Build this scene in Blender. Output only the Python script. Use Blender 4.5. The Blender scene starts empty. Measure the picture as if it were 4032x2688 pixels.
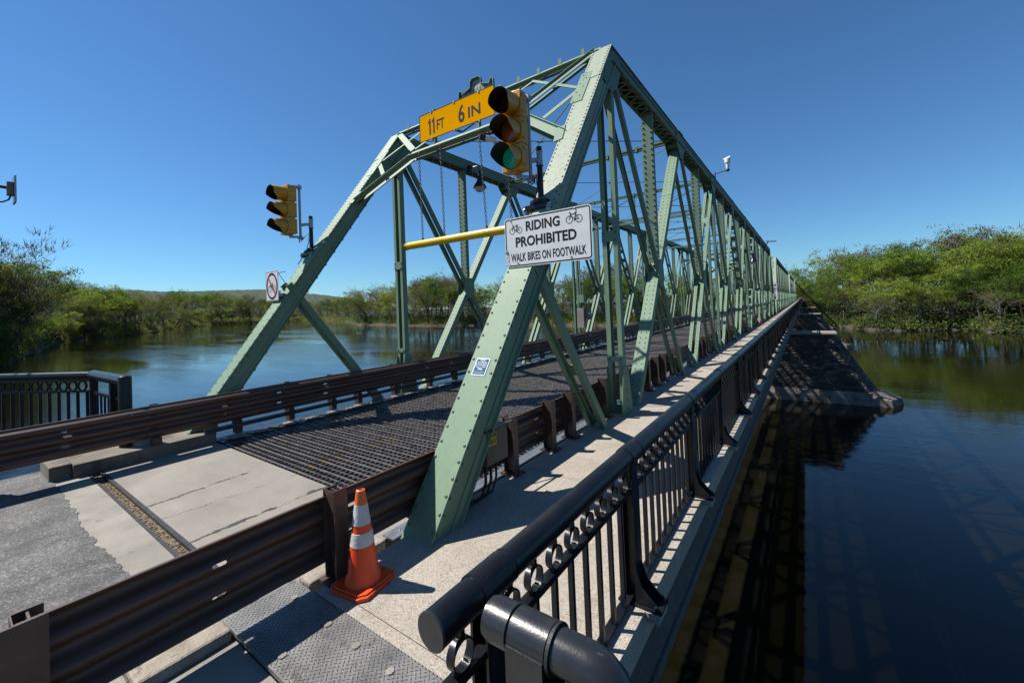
import bpy, bmesh, math, random
from math import sin, cos, pi, radians, sqrt, atan2, floor
from mathutils import Vector, Matrix
S = bpy.context.scene
COL = S.collection
RND = random.Random(7)

# ------------------------------------------------------------------ camera, sky, sun, exposure
CAMZ = 2.04
def _cam_axes(yaw, pitch, roll):
    y, p, r = map(radians, (yaw, pitch, roll))
    fw = Vector((sin(y) * cos(p), cos(y) * cos(p), sin(p)))
    rt = Vector((cos(y), -sin(y), 0)); up = rt.cross(fw)
    return rt * cos(r) + up * sin(r), -rt * sin(r) + up * cos(r), fw
CR, CU, CF = _cam_axes(-35.423, 1.124, -2.349)
cd = bpy.data.cameras.new('camera'); cam = bpy.data.objects.new('camera', cd); COL.objects.link(cam)
m = Matrix.Identity(4)
for i in range(3):
    m[i][0] = CR[i]; m[i][1] = CU[i]; m[i][2] = -CF[i]
m[2][3] = CAMZ
cam.matrix_world = m
cd.sensor_width = 36; cd.lens = 1623.72 / 4032 * 36; cd.shift_y = -168 / 4032
cd.clip_start = .05; cd.clip_end = 12000
S.camera = cam
SUN = Vector((-.5, -.22, .70)).normalized()
w = bpy.data.worlds.new('World'); S.world = w; w.use_nodes = True
nt = w.node_tree; bgn = nt.nodes['Background']
sky = nt.nodes.new('ShaderNodeTexSky'); sky.sky_type = 'NISHITA'; sky.sun_disc = False
sky.sun_elevation = math.asin(SUN.z); sky.sun_rotation = atan2(SUN.x, SUN.y)
sky.air_density = 1.0; sky.dust_density = 0; sky.ozone_density = 2.6
tint = nt.nodes.new('ShaderNodeMix'); tint.data_type = 'RGBA'; tint.blend_type = 'MULTIPLY'; tint.inputs[0].default_value = 1
tint.inputs[7].default_value = (.63, 1.03, 1.34, 1); nt.links.new(sky.outputs[0], tint.inputs[6])
nt.links.new(tint.outputs[2], bgn.inputs[0]); bgn.inputs[1].default_value = .0525
sl = bpy.data.lights.new('sun', 'SUN'); so = bpy.data.objects.new('sun', sl); COL.objects.link(so)
sl.energy = 5.0; sl.angle = radians(.5); sl.color = (1, .95, .87)
so.rotation_euler = SUN.to_track_quat('Z', 'Y').to_euler()
S.view_settings.view_transform = 'Standard'; S.view_settings.look = 'None'
S.view_settings.exposure = .75; S.view_settings.gamma = 1
S.cycles.max_bounces = 6; S.cycles.transparent_max_bounces = 12

# ------------------------------------------------------------------ helpers
class MB:
    def __init__(s): s.v = []; s.f = []; s.m = []
    def add(s, vs, fs, mi=0):
        b = len(s.v); s.v += [tuple(q) for q in vs]
        for f in fs: s.f.append([b + i for i in f]); s.m.append(mi)
    def box(s, x0, x1, y0, y1, z0, z1, mi=0):
        s.add([(x0, y0, z0), (x1, y0, z0), (x1, y1, z0), (x0, y1, z0), (x0, y0, z1), (x1, y0, z1), (x1, y1, z1), (x0, y1, z1)],
              [(0, 3, 2, 1), (4, 5, 6, 7), (0, 1, 5, 4), (1, 2, 6, 5), (2, 3, 7, 6), (3, 0, 4, 7)], mi)
    def beam(s, A, B, w, h, lat=(1, 0, 0), ox=0, on=0, mi=0, ext=0):
        """bar from A to B: w along lat, h along the normal n = lat x d; ox / on shift it"""
        A = Vector(A); B = Vector(B); d = (B - A).normalized(); A = A - d * ext; B = B + d * ext
        lat = Vector(lat); lat = (lat - d * lat.dot(d)).normalized(); n = lat.cross(d)
        o = lat * ox + n * on
        q = [(-w / 2, -h / 2), (w / 2, -h / 2), (w / 2, h / 2), (-w / 2, h / 2)]
        vs = [A + o + lat * a + n * b for a, b in q] + [B + o + lat * a + n * b for a, b in q]
        s.add(vs, [(0, 3, 2, 1), (4, 5, 6, 7), (0, 1, 5, 4), (1, 2, 6, 5), (2, 3, 7, 6), (3, 0, 4, 7)], mi)
    def tube(s, pts, r, n=10, mi=0, cap=True, rs=None):
        pts = [Vector(p) for p in pts]; b = len(s.v); N = len(pts)
        up = None
        for i, p in enumerate(pts):
            d = (pts[min(i + 1, N - 1)] - pts[max(i - 1, 0)]).normalized()
            if up is None:
                up = Vector((0, 0, 1)) if abs(d.z) < .9 else Vector((1, 0, 0))
            u = (up - d * up.dot(d)).normalized(); v = d.cross(u); up = u
            rr = rs[i] if rs else r
            for k in range(n):
                a = 2 * pi * k / n
                s.v.append(tuple(p + u * (rr * cos(a)) + v * (rr * sin(a))))
        for i in range(N - 1):
            for k in range(n):
                k2 = (k + 1) % n
                s.f.append([b + i * n + k, b + i * n + k2, b + (i + 1) * n + k2, b + (i + 1) * n + k]); s.m.append(mi)
        if cap:
            s.f.append([b + k for k in range(n)][::-1]); s.m.append(mi)
            s.f.append([b + (N - 1) * n + k for k in range(n)]); s.m.append(mi)
    def lathe(s, prof, c=(0, 0, 0), n=24, mi=0, axis='z', M=None):
        b = len(s.v); c = Vector(c)
        for r, z in prof:
            for k in range(n):
                a = 2 * pi * k / n
                p = Vector((r * cos(a), r * sin(a), z)) if axis == 'z' else (Vector((z, r * cos(a), r * sin(a))) if axis == 'x' else Vector((r * sin(a), z, r * cos(a))))
                if M: p = M @ p
                s.v.append(tuple(c + p))
        for i in range(len(prof) - 1):
            for k in range(n):
                k2 = (k + 1) % n
                s.f.append([b + i * n + k, b + i * n + k2, b + (i + 1) * n + k2, b + (i + 1) * n + k]); s.m.append(mi)
    def prism(s, poly, O, U, V, t, mi=0):
        """poly in the (U,V) plane at O, thickness t along U x V"""
        O = Vector(O); U = Vector(U).normalized(); V = Vector(V).normalized(); W = U.cross(V) * t
        n = len(poly)
        vs = [O + U * a + V * b_ for a, b_ in poly]; vs += [q + W for q in vs]
        fs = [list(range(n))[::-1], [n + i for i in range(n)]] + [[i, (i + 1) % n, n + (i + 1) % n, n + i] for i in range(n)]
        s.add(vs, fs, mi)
    rm = 0
    def rivet(s, p, n, r=.016, h=None, mi=None):
        mi = MB.rm if mi is None else mi
        p = Vector(p); n = Vector(n).normalized(); h = h or r * .75
        u = n.orthogonal().normalized(); v = n.cross(u)
        vs = []
        for rr, hh in ((r, -.002), (r * .75, h * .7)):
            for k in range(7):
                a = 2 * pi * k / 7; vs.append(p + u * (rr * cos(a)) + v * (rr * sin(a)) + n * hh)
        vs.append(p + n * h)
        fs = [[k, (k + 1) % 7, 7 + (k + 1) % 7, 7 + k] for k in range(7)] + [[7 + k, 7 + (k + 1) % 7, 14] for k in range(7)]
        s.add(vs, fs, mi)
    def ring(s, c, R, w, axis_u, axis_v, t, n=28, mi=0):
        """flat band ring in plane (u,v) radius R, radial width w, thickness t along u x v"""
        c = Vector(c); u = Vector(axis_u); v = Vector(axis_v); nn = u.cross(v).normalized()
        b = len(s.v)
        for k in range(n):
            a = 2 * pi * k / n; d = u * cos(a) + v * sin(a)
            for rr, q in ((R - w, -t / 2), (R, -t / 2), (R, t / 2), (R - w, t / 2)):
                s.v.append(tuple(c + d * rr + nn * q))
        for k in range(n):
            k2 = (k + 1) % n
            for j in range(4):
                j2 = (j + 1) % 4
                s.f.append([b + k * 4 + j, b + k2 * 4 + j, b + k2 * 4 + j2, b + k * 4 + j2]); s.m.append(mi)
    def build(s, name, mat, parent=None, smooth=False, bevel=0, autos=False):
        me = bpy.data.meshes.new(name); me.from_pydata(s.v, [], s.f); me.update()
        mats = list(mat) if isinstance(mat, (list, tuple)) else [mat]
        if s.m and max(s.m) >= len(mats): mats.append(M['rivet'])
        for q in mats: me.materials.append(q)
        if any(s.m): me.polygons.foreach_set('material_index', s.m)
        bm = bmesh.new(); bm.from_mesh(me); bmesh.ops.recalc_face_normals(bm, faces=bm.faces); bm.to_mesh(me); bm.free()
        o = bpy.data.objects.new(name, me); COL.objects.link(o)
        if smooth:
            me.polygons.foreach_set('use_smooth', [True] * len(me.polygons))
            if autos: me.set_sharp_from_angle(angle=radians(35))
        if bevel:
            b = o.modifiers.new('bevel', 'BEVEL'); b.width = bevel; b.segments = 2; b.limit_method = 'ANGLE'; b.angle_limit = radians(40)
        if parent:
            o.parent = parent; o.matrix_parent_inverse = Matrix.Translation(-parent.location)
        return o

def tag(o, label, cat, group=None, kind=None):
    if label: o['label'] = label
    if cat: o['category'] = cat
    if group: o['group'] = group
    if kind: o['kind'] = kind
    return o
def thing(name, label, cat, loc=(0, 0, 0), group=None, kind=None):
    o = bpy.data.objects.new(name, None); COL.objects.link(o); o.location = loc
    o.empty_display_size = .2
    bpy.context.view_layer.update()
    return tag(o, label, cat, group, kind)
def struct(o): o['kind'] = 'structure'; return o
def copy_tree(o, off, label=None, parent=None):
    c = o.copy(); COL.objects.link(c)
    if parent: c.parent = parent; c.matrix_parent_inverse = o.matrix_parent_inverse.copy()
    else:
        c.location = o.location + Vector(off)
        if label: c['label'] = label
    for ch in o.children:
        copy_tree(ch, off, None, c)
    return c

# ------------------------------------------------------------------ materials
def newmat(name):
    mt = bpy.data.materials.new(name); mt.use_nodes = True
    return mt, mt.node_tree.nodes, mt.node_tree.links, mt.node_tree.nodes['Principled BSDF']
def ramp(N, L, src, stops, interp='LINEAR'):
    r = N.new('ShaderNodeValToRGB'); r.color_ramp.interpolation = interp
    e = r.color_ramp.elements
    while len(e) < len(stops): e.new(.5)
    for q, (p, c) in zip(e, stops): q.position = p; q.color = (*c, 1) if len(c) == 3 else c
    L.new(src, r.inputs[0]); return r.outputs[0]
def coords(N, L, scale=(1, 1, 1), kind='Object'):
    t = N.new('ShaderNodeTexCoord'); mp = N.new('ShaderNodeMapping'); mp.inputs['Scale'].default_value = scale
    L.new(t.outputs[kind], mp.inputs[0]); return mp.outputs[0]
def noise(N, L, co, sc, det=4, rough=.55, dist=0):
    n = N.new('ShaderNodeTexNoise'); n.inputs['Scale'].default_value = sc; n.inputs['Detail'].default_value = det
    n.inputs['Roughness'].default_value = rough; n.inputs['Distortion'].default_value = dist
    L.new(co, n.inputs['Vector']); return n.outputs[0]
def mix(N, L, f, a, b, mode='MIX'):
    x = N.new('ShaderNodeMix'); x.data_type = 'RGBA'; x.blend_type = mode
    for v, i in ((f, 0), (a, 6), (b, 7)):
        if isinstance(v, (int, float)): x.inputs[i].default_value = v
        elif isinstance(v, tuple): x.inputs[i].default_value = (*v, 1) if len(v) == 3 else v
        else: L.new(v, x.inputs[i])
    return x.outputs[2]
def mth(N, L, op, a, b=None, c=None):
    x = N.new('ShaderNodeMath'); x.operation = op
    for i, v in enumerate((a, b, c)):
        if v is None: continue
        if isinstance(v, (int, float)): x.inputs[i].default_value = v
        else: L.new(v, x.inputs[i])
    return x.outputs[0]
def bump(N, L, B, h, st=.3, dist=.02):
    b = N.new('ShaderNodeBump'); b.inputs['Strength'].default_value = st; b.inputs['Distance'].default_value = dist
    L.new(h, b.inputs['Height']); L.new(b.outputs[0], B.inputs['Normal'])
def basic(name, c1, c2=None, sc=6, rough=.6, metal=0, bst=0, bsc=60, dirt=None, dsc=3, dth=(.6, .68), spec=.5, coat=0):
    mt, N, L, B = newmat(name); co = coords(N, L)
    col = ramp(N, L, noise(N, L, co, sc), [(.35, c1), (.65, c2 or c1)])
    if dirt:
        dm = ramp(N, L, noise(N, L, co, dsc, 6, .65), [(dth[0], (0, 0, 0)), (dth[1], (1, 1, 1))])
        col = mix(N, L, dm, col, dirt)
    L.new(col, B.inputs['Base Color']); B.inputs['Roughness'].default_value = rough; B.inputs['Metallic'].default_value = metal
    B.inputs['Specular IOR Level'].default_value = spec; B.inputs['Coat Weight'].default_value = coat
    if bst: bump(N, L, B, noise(N, L, co, bsc, 3), bst)
    return mt
M = {}
# green bridge paint: chalky, mottled, a few rust scars
def green(name, a, b, mott, rust=(.17, .09, .045), mdark=(.2, .26, .16), mth0=.52, sky_sheen=False):
    mt, N, L, B = newmat(name); co = coords(N, L)
    col = ramp(N, L, noise(N, L, co, 1.3, 5), [(.3, a), (.7, b)])
    fine = ramp(N, L, noise(N, L, co, 16, 6, .7, .6), [(mth0, (0, 0, 0)), (mth0 + .12, (1, 1, 1))])
    col = mix(N, L, mth(N, L, 'MULTIPLY', fine, mott), col, mdark)
    sp = ramp(N, L, noise(N, L, co, 6, 9, .78, .5), [(.665, (0, 0, 0)), (.70, (1, 1, 1))])
    col = mix(N, L, mth(N, L, 'MULTIPLY', sp, .75), col, rust)
    st = coords(N, L, (9, 9, .35))
    streak = ramp(N, L, noise(N, L, st, 2, 4, .6), [(.52, (0, 0, 0)), (.75, (1, 1, 1))])
    col = mix(N, L, mth(N, L, 'MULTIPLY', streak, .22), col, (.12, .19, .13))
    rs_ = ramp(N, L, noise(N, L, coords(N, L, (16, 16, .6)), 1.6, 5, .6), [(.64, (0, 0, 0)), (.74, (1, 1, 1))])
    col = mix(N, L, mth(N, L, 'MULTIPLY', rs_, .35), col, (.20, .13, .07))
    if sky_sheen:      # sky sheen painted as paler colour on the upper post, with lichen mottling
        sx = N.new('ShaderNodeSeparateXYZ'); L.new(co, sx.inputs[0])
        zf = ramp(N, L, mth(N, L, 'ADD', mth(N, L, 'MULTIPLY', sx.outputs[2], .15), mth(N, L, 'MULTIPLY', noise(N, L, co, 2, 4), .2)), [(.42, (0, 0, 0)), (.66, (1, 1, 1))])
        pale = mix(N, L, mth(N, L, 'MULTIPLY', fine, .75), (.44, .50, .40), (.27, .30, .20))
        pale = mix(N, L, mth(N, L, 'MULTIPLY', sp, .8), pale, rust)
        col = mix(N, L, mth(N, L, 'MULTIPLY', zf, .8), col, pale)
    L.new(col, B.inputs['Base Color']); B.inputs['Roughness'].default_value = .6; B.inputs['Specular IOR Level'].default_value = .3
    bump(N, L, B, noise(N, L, co, 45, 3), .12, .01)
    return mt
M['green'] = green('green_paint', (.185, .30, .195), (.235, .355, .24), .2)
M['green_worn_sheen'] = green('weathered_green_sky_sheen', (.185, .30, .19), (.235, .35, .235), .5, mth0=.50, sky_sheen=True)
M['green2'] = green('pale_green_paint', (.155, .25, .175), (.20, .30, .215), .2)
M['palegreen'] = basic('pale_cast_face', (.36, .46, .42), (.42, .52, .47), 8, .6)
M['rivet'] = basic('dull_green_rivets', (.06, .10, .07), (.10, .155, .11), 6, .5)
M['brown'] = basic('brown_weathered_steel', (.078, .040, .028), (.118, .068, .052), 5, .5, 0, .15, 80, (.19, .12, .09), 5, (.62, .75))
M['brown_top'] = M['brown']
M['black'] = basic('black_gloss_paint', (.009, .011, .015), (.016, .018, .023), 7, .30, 0, .06, 120, (.12, .12, .12), 30, (.70, .74), .28)
M['black_dusty'] = basic('dusty_black_paint', (.016, .018, .022), (.032, .035, .040), 7, .30, 0, .05, 120, (.16, .15, .13), 24, (.68, .74), .5)
M['galv'] = basic('galvanised_steel', (.36, .37, .38), (.52, .53, .54), 20, .4, .75)
M['darksteel'] = basic('dark_steel', (.035, .035, .037), (.07, .068, .066), 12, .45, .3, .2, 60)
M['deckbar'] = basic('worn_grating_steel', (.17, .155, .145), (.32, .295, .275), 14, .42, .35, .2, 60, (.02, .018, .017), 6, (.5, .7))
M['white'] = basic('white_sheeting', (.74, .74, .74), (.80, .80, .79), 9, .45, 0, 0, 60, (.45, .43, .38), 9, (.70, .78))
M['blk'] = basic('black_lettering', (.012, .012, .012), None, 6, .7, 0, 0, 60, None, 3, (.6, .68), .15)
M['red'] = basic('red_lettering', (.42, .02, .03), (.5, .03, .04), 6, .5)
M['signorange'] = basic('amber_sheeting', (.95, .40, .001), (1, .44, .001), 40, .9, 0, .1, 120, None, 3, (.6, .68), 0)
M['sigyellow'] = basic('yellow_signal_paint', (.60, .25, .015), (.68, .31, .02), 4, .38, 0, .05, 40, (.30, .10, .02), 8, (.62, .72))
M['baryellow'] = basic('yellow_bar_paint', (.78, .50, .012), (.84, .58, .02), 4, .3, 0, 0, 40, (.4, .25, .03), 9, (.68, .75))
M['rubber'] = basic('black_rubber', (.014, .014, .014), (.02, .02, .02), 6, .6)
M['lensred'] = basic('unlit_red_lens', (.09, .012, .008), (.12, .02, .01), 30, .18)
M['lensamber'] = basic('unlit_amber_lens', (.22, .055, .012), (.30, .08, .015), 30, .18)
mt, N, L, B = newmat('lit_green_lens'); co = coords(N, L)
v = N.new('ShaderNodeTexVoronoi'); v.inputs['Scale'].default_value = 60; L.new(co, v.inputs['Vector'])
col = ramp(N, L, v.outputs['Distance'], [(0, (.01, .30, .18)), (1, (.0, .16, .10))])
L.new(col, B.inputs['Base Color']); B.inputs['Roughness'].default_value = .15
L.new(col, B.inputs['Emission Color']); B.inputs['Emission Strength'].default_value = .12
M['lensgreen'] = mt
M['glasswhite'] = basic('white_lamp_glass', (.62, .62, .58), (.7, .7, .66), 6, .25)
M['conep'] = basic('orange_cone_vinyl', (.82, .055, .006), (.92, .085, .010), 5, .42, 0, .08, 60, (.20, .02, .012), 7, (.60, .72))
M['conetip'] = basic('light_orange_vinyl', (.75, .14, .02), (.80, .18, .03), 5, .4)
mt, N, L, B = newmat('reflective_cone_collar'); co = coords(N, L)
col = ramp(N, L, noise(N, L, co, 9, 5), [(.3, (.50, .50, .47)), (.7, (.68, .68, .66))])
st = ramp(N, L, noise(N, L, coords(N, L, (1, 1, .25)), 18, 6, .7), [(.64, (0, 0, 0)), (.70, (1, 1, 1))])
col = mix(N, L, st, col, (.42, .20, .05)); L.new(col, B.inputs['Base Color']); B.inputs['Roughness'].default_value = .35
bump(N, L, B, noise(N, L, co, 30, 3), .25); M['collar'] = mt
M['blue'] = basic('blue_sign_face', (.012, .10, .26), (.016, .12, .29), 10, .6, 0, 0, 60, None, 3, (.6, .68), .1)
M['stickery'] = basic('yellow_sticker', (.62, .42, .03), None, 6, .5)
M['plate'] = basic('worn_tread_plate', (.15, .15, .148), (.25, .245, .235), 5, .42, .15, .25, 90, (.07, .06, .05), 8, (.55, .72))
M['platelug'] = basic('dark_tread_lug', (.055, .052, .048), (.10, .095, .085), 9, .5, .1)
M['wood'] = basic('bark', (.07, .055, .04), (.13, .105, .08), 3, .85, 0, .4, 14)
M['palebark'] = basic('pale_bark', (.17, .15, .125), (.30, .275, .235), 2.4, .85, 0, .3, 14)

# exposed aggregate footwalk concrete
def aggregate(name, base, lite, dark, big=170, jointp=None):
    mt, N, L, B = newmat(name); co = coords(N, L)
    v = N.new('ShaderNodeTexVoronoi'); v.inputs['Scale'].default_value = big; L.new(co, v.inputs['Vector'])
    sep = N.new('ShaderNodeSeparateColor'); L.new(v.outputs['Color'], sep.inputs[0])
    stones = ramp(N, L, sep.outputs[0], [(0, dark), (.14, dark), (.2, base), (.72, base), (.85, lite), (1, lite)])
    large = ramp(N, L, noise(N, L, co, 1.6, 5, .6), [(.3, (.80, .79, .77)), (.7, (1, 1, 1))])
    col = mix(N, L, 1.0, stones, large, 'MULTIPLY')
    stn = ramp(N, L, noise(N, L, co, 3.3, 7, .65), [(.56, (0, 0, 0)), (.70, (1, 1, 1))])
    col = mix(N, L, mth(N, L, 'MULTIPLY', stn, .42), col, (.20, .165, .12))
    if jointp:
        sx = N.new('ShaderNodeSeparateXYZ'); L.new(coords(N, L), sx.inputs[0])
        fr = mth(N, L, 'FRACT', mth(N, L, 'DIVIDE', mth(N, L, 'ADD', sx.outputs[1], .9), jointp))
        jm = mth(N, L, 'LESS_THAN', fr, .006 / jointp)
        col = mix(N, L, jm, col, (.05, .045, .04))
    L.new(col, B.inputs['Base Color']); B.inputs['Roughness'].default_value = .85
    bump(N, L, B, v.outputs['Distance'], .35, .004)
    return mt
M['walk'] = aggregate('aggregate_concrete', (.50, .445, .37), (.62, .565, .49), (.32, .275, .22), 130, 2.61)
M['conc'] = basic('plain_concrete', (.27, .25, .215), (.37, .34, .29), 2.2, .85, 0, .3, 60, (.17, .14, .11), 6, (.60, .74))
M['pierconc'] = basic('stained_shaded_concrete', (.16, .135, .105), (.30, .265, .21), .9, .9, 0, .3, 20, (.09, .07, .05), 2, (.5, .66))  # stains, plus a darker base that paints in footing and kerb shade
M['edgeconc'] = aggregate('shaded_edge_concrete', (.12, .11, .097), (.18, .17, .155), (.05, .045, .035), 110)  # aggregate darkened so the fascia's shade sits in its colour
M['concold'] = basic('old_kerb_concrete', (.30, .255, .20), (.46, .40, .32), 6, .9, 0, .5, 50, (.12, .09, .06), 12, (.58, .70))
# tined concrete panel with tar sealed cracks
mt, N, L, B = newmat('tined_concrete'); co = coords(N, L)
sx = N.new('ShaderNodeSeparateXYZ'); L.new(co, sx.inputs[0])
col = ramp(N, L, noise(N, L, co, 1.2, 6, .6), [(.3, (.25, .225, .19)), (.7, (.37, .34, .295))])
wob = mth(N, L, 'MULTIPLY', noise(N, L, co, 5, 3), .03)
yy = mth(N, L, 'ADD', sx.outputs[1], wob)
fr = mth(N, L, 'FRACT', mth(N, L, 'MULTIPLY', yy, 34))
brk = ramp(N, L, noise(N, L, coords(N, L, (1.2, 5, 1)), 2, 4), [(.38, (0, 0, 0)), (.62, (1, 1, 1))])
tine = mth(N, L, 'MULTIPLY', mth(N, L, 'LESS_THAN', fr, .16), brk)
col = mix(N, L, mth(N, L, 'MULTIPLY', tine, .38), col, (.13, .115, .09))
nz = mth(N, L, 'SUBTRACT', noise(N, L, coords(N, L, (1, 1, 1)), 2.6, 6, .7), .5)
for x0, w0, sl_ in ((-6.37, .022, -.09), (-4.955, .034, -.02), (-5.75, .008, .05)):
    xx = mth(N, L, 'ADD', mth(N, L, 'ADD', sx.outputs[0], mth(N, L, 'MULTIPLY', nz, .22)), mth(N, L, 'MULTIPLY', mth(N, L, 'SUBTRACT', sx.outputs[1], 2.1), -sl_))
    dd = mth(N, L, 'ABSOLUTE', mth(N, L, 'SUBTRACT', xx, x0))
    gap = ramp(N, L, noise(N, L, coords(N, L, (1, 1, 1)), 4.5 + w0 * 20, 4), [(.40, (.1, .1, .1)), (.55, (1, 1, 1))])
    mk = mth(N, L, 'LESS_THAN', dd, mth(N, L, 'MULTIPLY', gap, w0))
    col = mix(N, L, mk, col, (.045, .045, .045))
L.new(col, B.inputs['Base Color']); B.inputs['Roughness'].default_value = .85
bump(N, L, B, mth(N, L, 'MULTIPLY', tine, -1), .4, .004); M['tined'] = mt
# asphalt
mt, N, L, B = newmat('asphalt'); co = coords(N, L)
v = N.new('ShaderNodeTexVoronoi'); v.inputs['Scale'].default_value = 75; L.new(co, v.inputs['Vector'])
sep = N.new('ShaderNodeSeparateColor'); L.new(v.outputs['Color'], sep.inputs[0])
col = ramp(N, L, sep.outputs[0], [(0, (.07, .07, .07)), (.45, (.12, .12, .12)), (.8, (.19, .188, .18)), (1, (.34, .335, .32))])
pt = ramp(N, L, noise(N, L, coords(N, L, (1, 2.2, 1)), 1.4, 5), [(.38, (.62, .62, .64)), (.6, (1, 1, 1))])
col = mix(N, L, 1.0, col, pt, 'MULTIPLY')
trk = ramp(N, L, noise(N, L, coords(N, L, (2.2, .12, 1)), 1.5, 4), [(.45, (1, 1, 1)), (.62, (.66, .65, .64))])
col = mix(N, L, 1.0, col, trk, 'MULTIPLY')
crk = N.new('ShaderNodeTexVoronoi'); crk.feature = 'DISTANCE_TO_EDGE'; crk.inputs['Scale'].default_value = .9
wv = N.new('ShaderNodeVectorMath'); wv.operation = 'ADD'; nn_ = N.new('ShaderNodeTexNoise'); nn_.inputs['Scale'].default_value = 3; L.new(co, nn_.inputs['Vector']); L.new(nn_.outputs['Color'], wv.inputs[0]); L.new(co, wv.inputs[1]); L.new(wv.outputs[0], crk.inputs['Vector'])
col = mix(N, L, ramp(N, L, crk.outputs['Distance'], [(.004, (.8, .8, .8)), (.010, (0, 0, 0))]), col, (.03, .03, .03))
L.new(col, B.inputs['Base Color']); B.inputs['Roughness'].default_value = .8
bump(N, L, B, v.outputs['Distance'], .5, .006); M['asphalt'] = mt
# gritty joint fill
M['grit'] = aggregate('grit_fill', (.16, .115, .06), (.25, .19, .11), (.05, .035, .022), 60)
# rubble masonry
mt, N, L, B = newmat('rubble_masonry'); co = coords(N, L, (1, 1, 1.9))
v = N.new('ShaderNodeTexVoronoi'); v.inputs['Scale'].default_value = 1.7; L.new(co, v.inputs['Vector'])
v2 = N.new('ShaderNodeTexVoronoi'); v2.feature = 'DISTANCE_TO_EDGE'; v2.inputs['Scale'].default_value = 1.7; L.new(co, v2.inputs['Vector'])
sep = N.new('ShaderNodeSeparateColor'); L.new(v.outputs['Color'], sep.inputs[0])
col = ramp(N, L, sep.outputs[0], [(0, (.04, .035, .03)), (.5, (.085, .072, .06)), (1, (.20, .17, .14))])
col = mix(N, L, ramp(N, L, v2.outputs['Distance'], [(.02, (1, 1, 1)), (.06, (0, 0, 0))]), col, (.035, .03, .025))
col = mix(N, L, 1.0, col, ramp(N, L, noise(N, L, coords(N, L), .6, 5), [(.3, (.6, .6, .6)), (.7, (1.1, 1.1, 1.1))]), 'MULTIPLY')
L.new(col, B.inputs['Base Color']); B.inputs['Roughness'].default_value = .95
bump(N, L, B, v2.outputs['Distance'], .9, .2); M['rubble'] = mt
# steel deck bars with faint yellow centre line paint and light wear
mt, N, L, B = newmat('grating_bar_tops'); co = coords(N, L)
sx = N.new('ShaderNodeSeparateXYZ'); L.new(co, sx.inputs[0])
col = ramp(N, L, noise(N, L, co, 9, 5), [(.3, (.16, .145, .135)), (.7, (.38, .35, .33))])
band = mth(N, L, 'LESS_THAN', mth(N, L, 'ABSOLUTE', mth(N, L, 'ADD', sx.outputs[0], 5.80)), .055)
ny = ramp(N, L, noise(N, L, coords(N, L, (3, 3, 1)), 3, 3), [(.46, (0, 0, 0)), (.52, (1, 1, 1))])
col = mix(N, L, mth(N, L, 'MULTIPLY', band, ny), col, (.46, .27, .05))
L.new(col, B.inputs['Base Color']); B.inputs['Roughness'].default_value = .4; B.inputs['Metallic'].default_value = .35
M['bartop'] = mt
# thrie beam: bolt slots are real openings
def thrie(name, zs):
    mt, N, L, B = newmat(name); co = coords(N, L)
    sx = N.new('ShaderNodeSeparateXYZ'); L.new(co, sx.inputs[0])
    col = ramp(N, L, noise(N, L, coords(N, L, (1, .4, 3)), 4, 5), [(.3, (.085, .040, .026)), (.7, (.145, .078, .055))])
    du = ramp(N, L, noise(N, L, coords(N, L, (1, .3, 5)), 5, 6, .7), [(.60, (0, 0, 0)), (.72, (1, 1, 1))])
    col = mix(N, L, mth(N, L, 'MULTIPLY', du, .5), col, (.13, .10, .085))
    L.new(col, B.inputs['Base Color']); B.inputs['Roughness'].default_value = .45
    u = mth(N, L, 'SUBTRACT', mth(N, L, 'FRACT', mth(N, L, 'DIVIDE', mth(N, L, 'ADD', sx.outputs[1], 20.38), .9525)), .5)
    u = mth(N, L, 'MULTIPLY', u, .9525)
    du_ = mth(N, L, 'MAXIMUM', mth(N, L, 'SUBTRACT', mth(N, L, 'ABSOLUTE', u), .03), 0)
    masks = None
    for z in zs:
        dz = mth(N, L, 'SUBTRACT', sx.outputs[2], z)
        d2 = mth(N, L, 'ADD', mth(N, L, 'MULTIPLY', du_, du_), mth(N, L, 'MULTIPLY', dz, dz))
        mk = mth(N, L, 'LESS_THAN', d2, .0115 ** 2)
        masks = mk if masks is None else mth(N, L, 'MAXIMUM', masks, mk)
    L.new(mth(N, L, 'SUBTRACT', 1, masks), B.inputs['Alpha'])
    return mt
M['beamR'] = thrie('right_beam_steel', (.470, .270)); M['beamL'] = thrie('left_beam_steel', (.560, .365))
# river water
mt, N, L, B = newmat('river_water'); co = coords(N, L, kind='Object')
B.inputs['IOR'].default_value = 1.33; B.inputs['Roughness'].default_value = .035
n1 = noise(N, L, coords(N, L, (1, 1.3, 1)), 1.1, 4, .6, .4); n2 = noise(N, L, coords(N, L, (.3, 1, 1)), .28, 4, .6, .3)
calm = ramp(N, L, noise(N, L, coords(N, L, (.3, 1, 1)), .045, 4, .6), [(.40, (.12, .12, .12)), (.56, (1, 1, 1))])
sx = N.new('ShaderNodeSeparateXYZ'); L.new(co, sx.inputs[0])
side = ramp(N, L, mth(N, L, 'ADD', mth(N, L, 'MULTIPLY', sx.outputs[0], -.03), 0), [(.05, (.42, .42, .42)), (.6, (1, 1, 1))])
hh = mth(N, L, 'MULTIPLY', mth(N, L, 'ADD', mth(N, L, 'MULTIPLY', n1, .55), n2), mth(N, L, 'MULTIPLY', calm, side))
col = ramp(N, L, noise(N, L, co, .22, 4, .6), [(.3, (.0055, .0055, .0022)), (.6, (.0075, .007, .003)), (.8, (.011, .0095, .0035))])
L.new(col, B.inputs['Base Color']); bump(N, L, B, hh, .42, .16); M['water'] = mt
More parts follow.
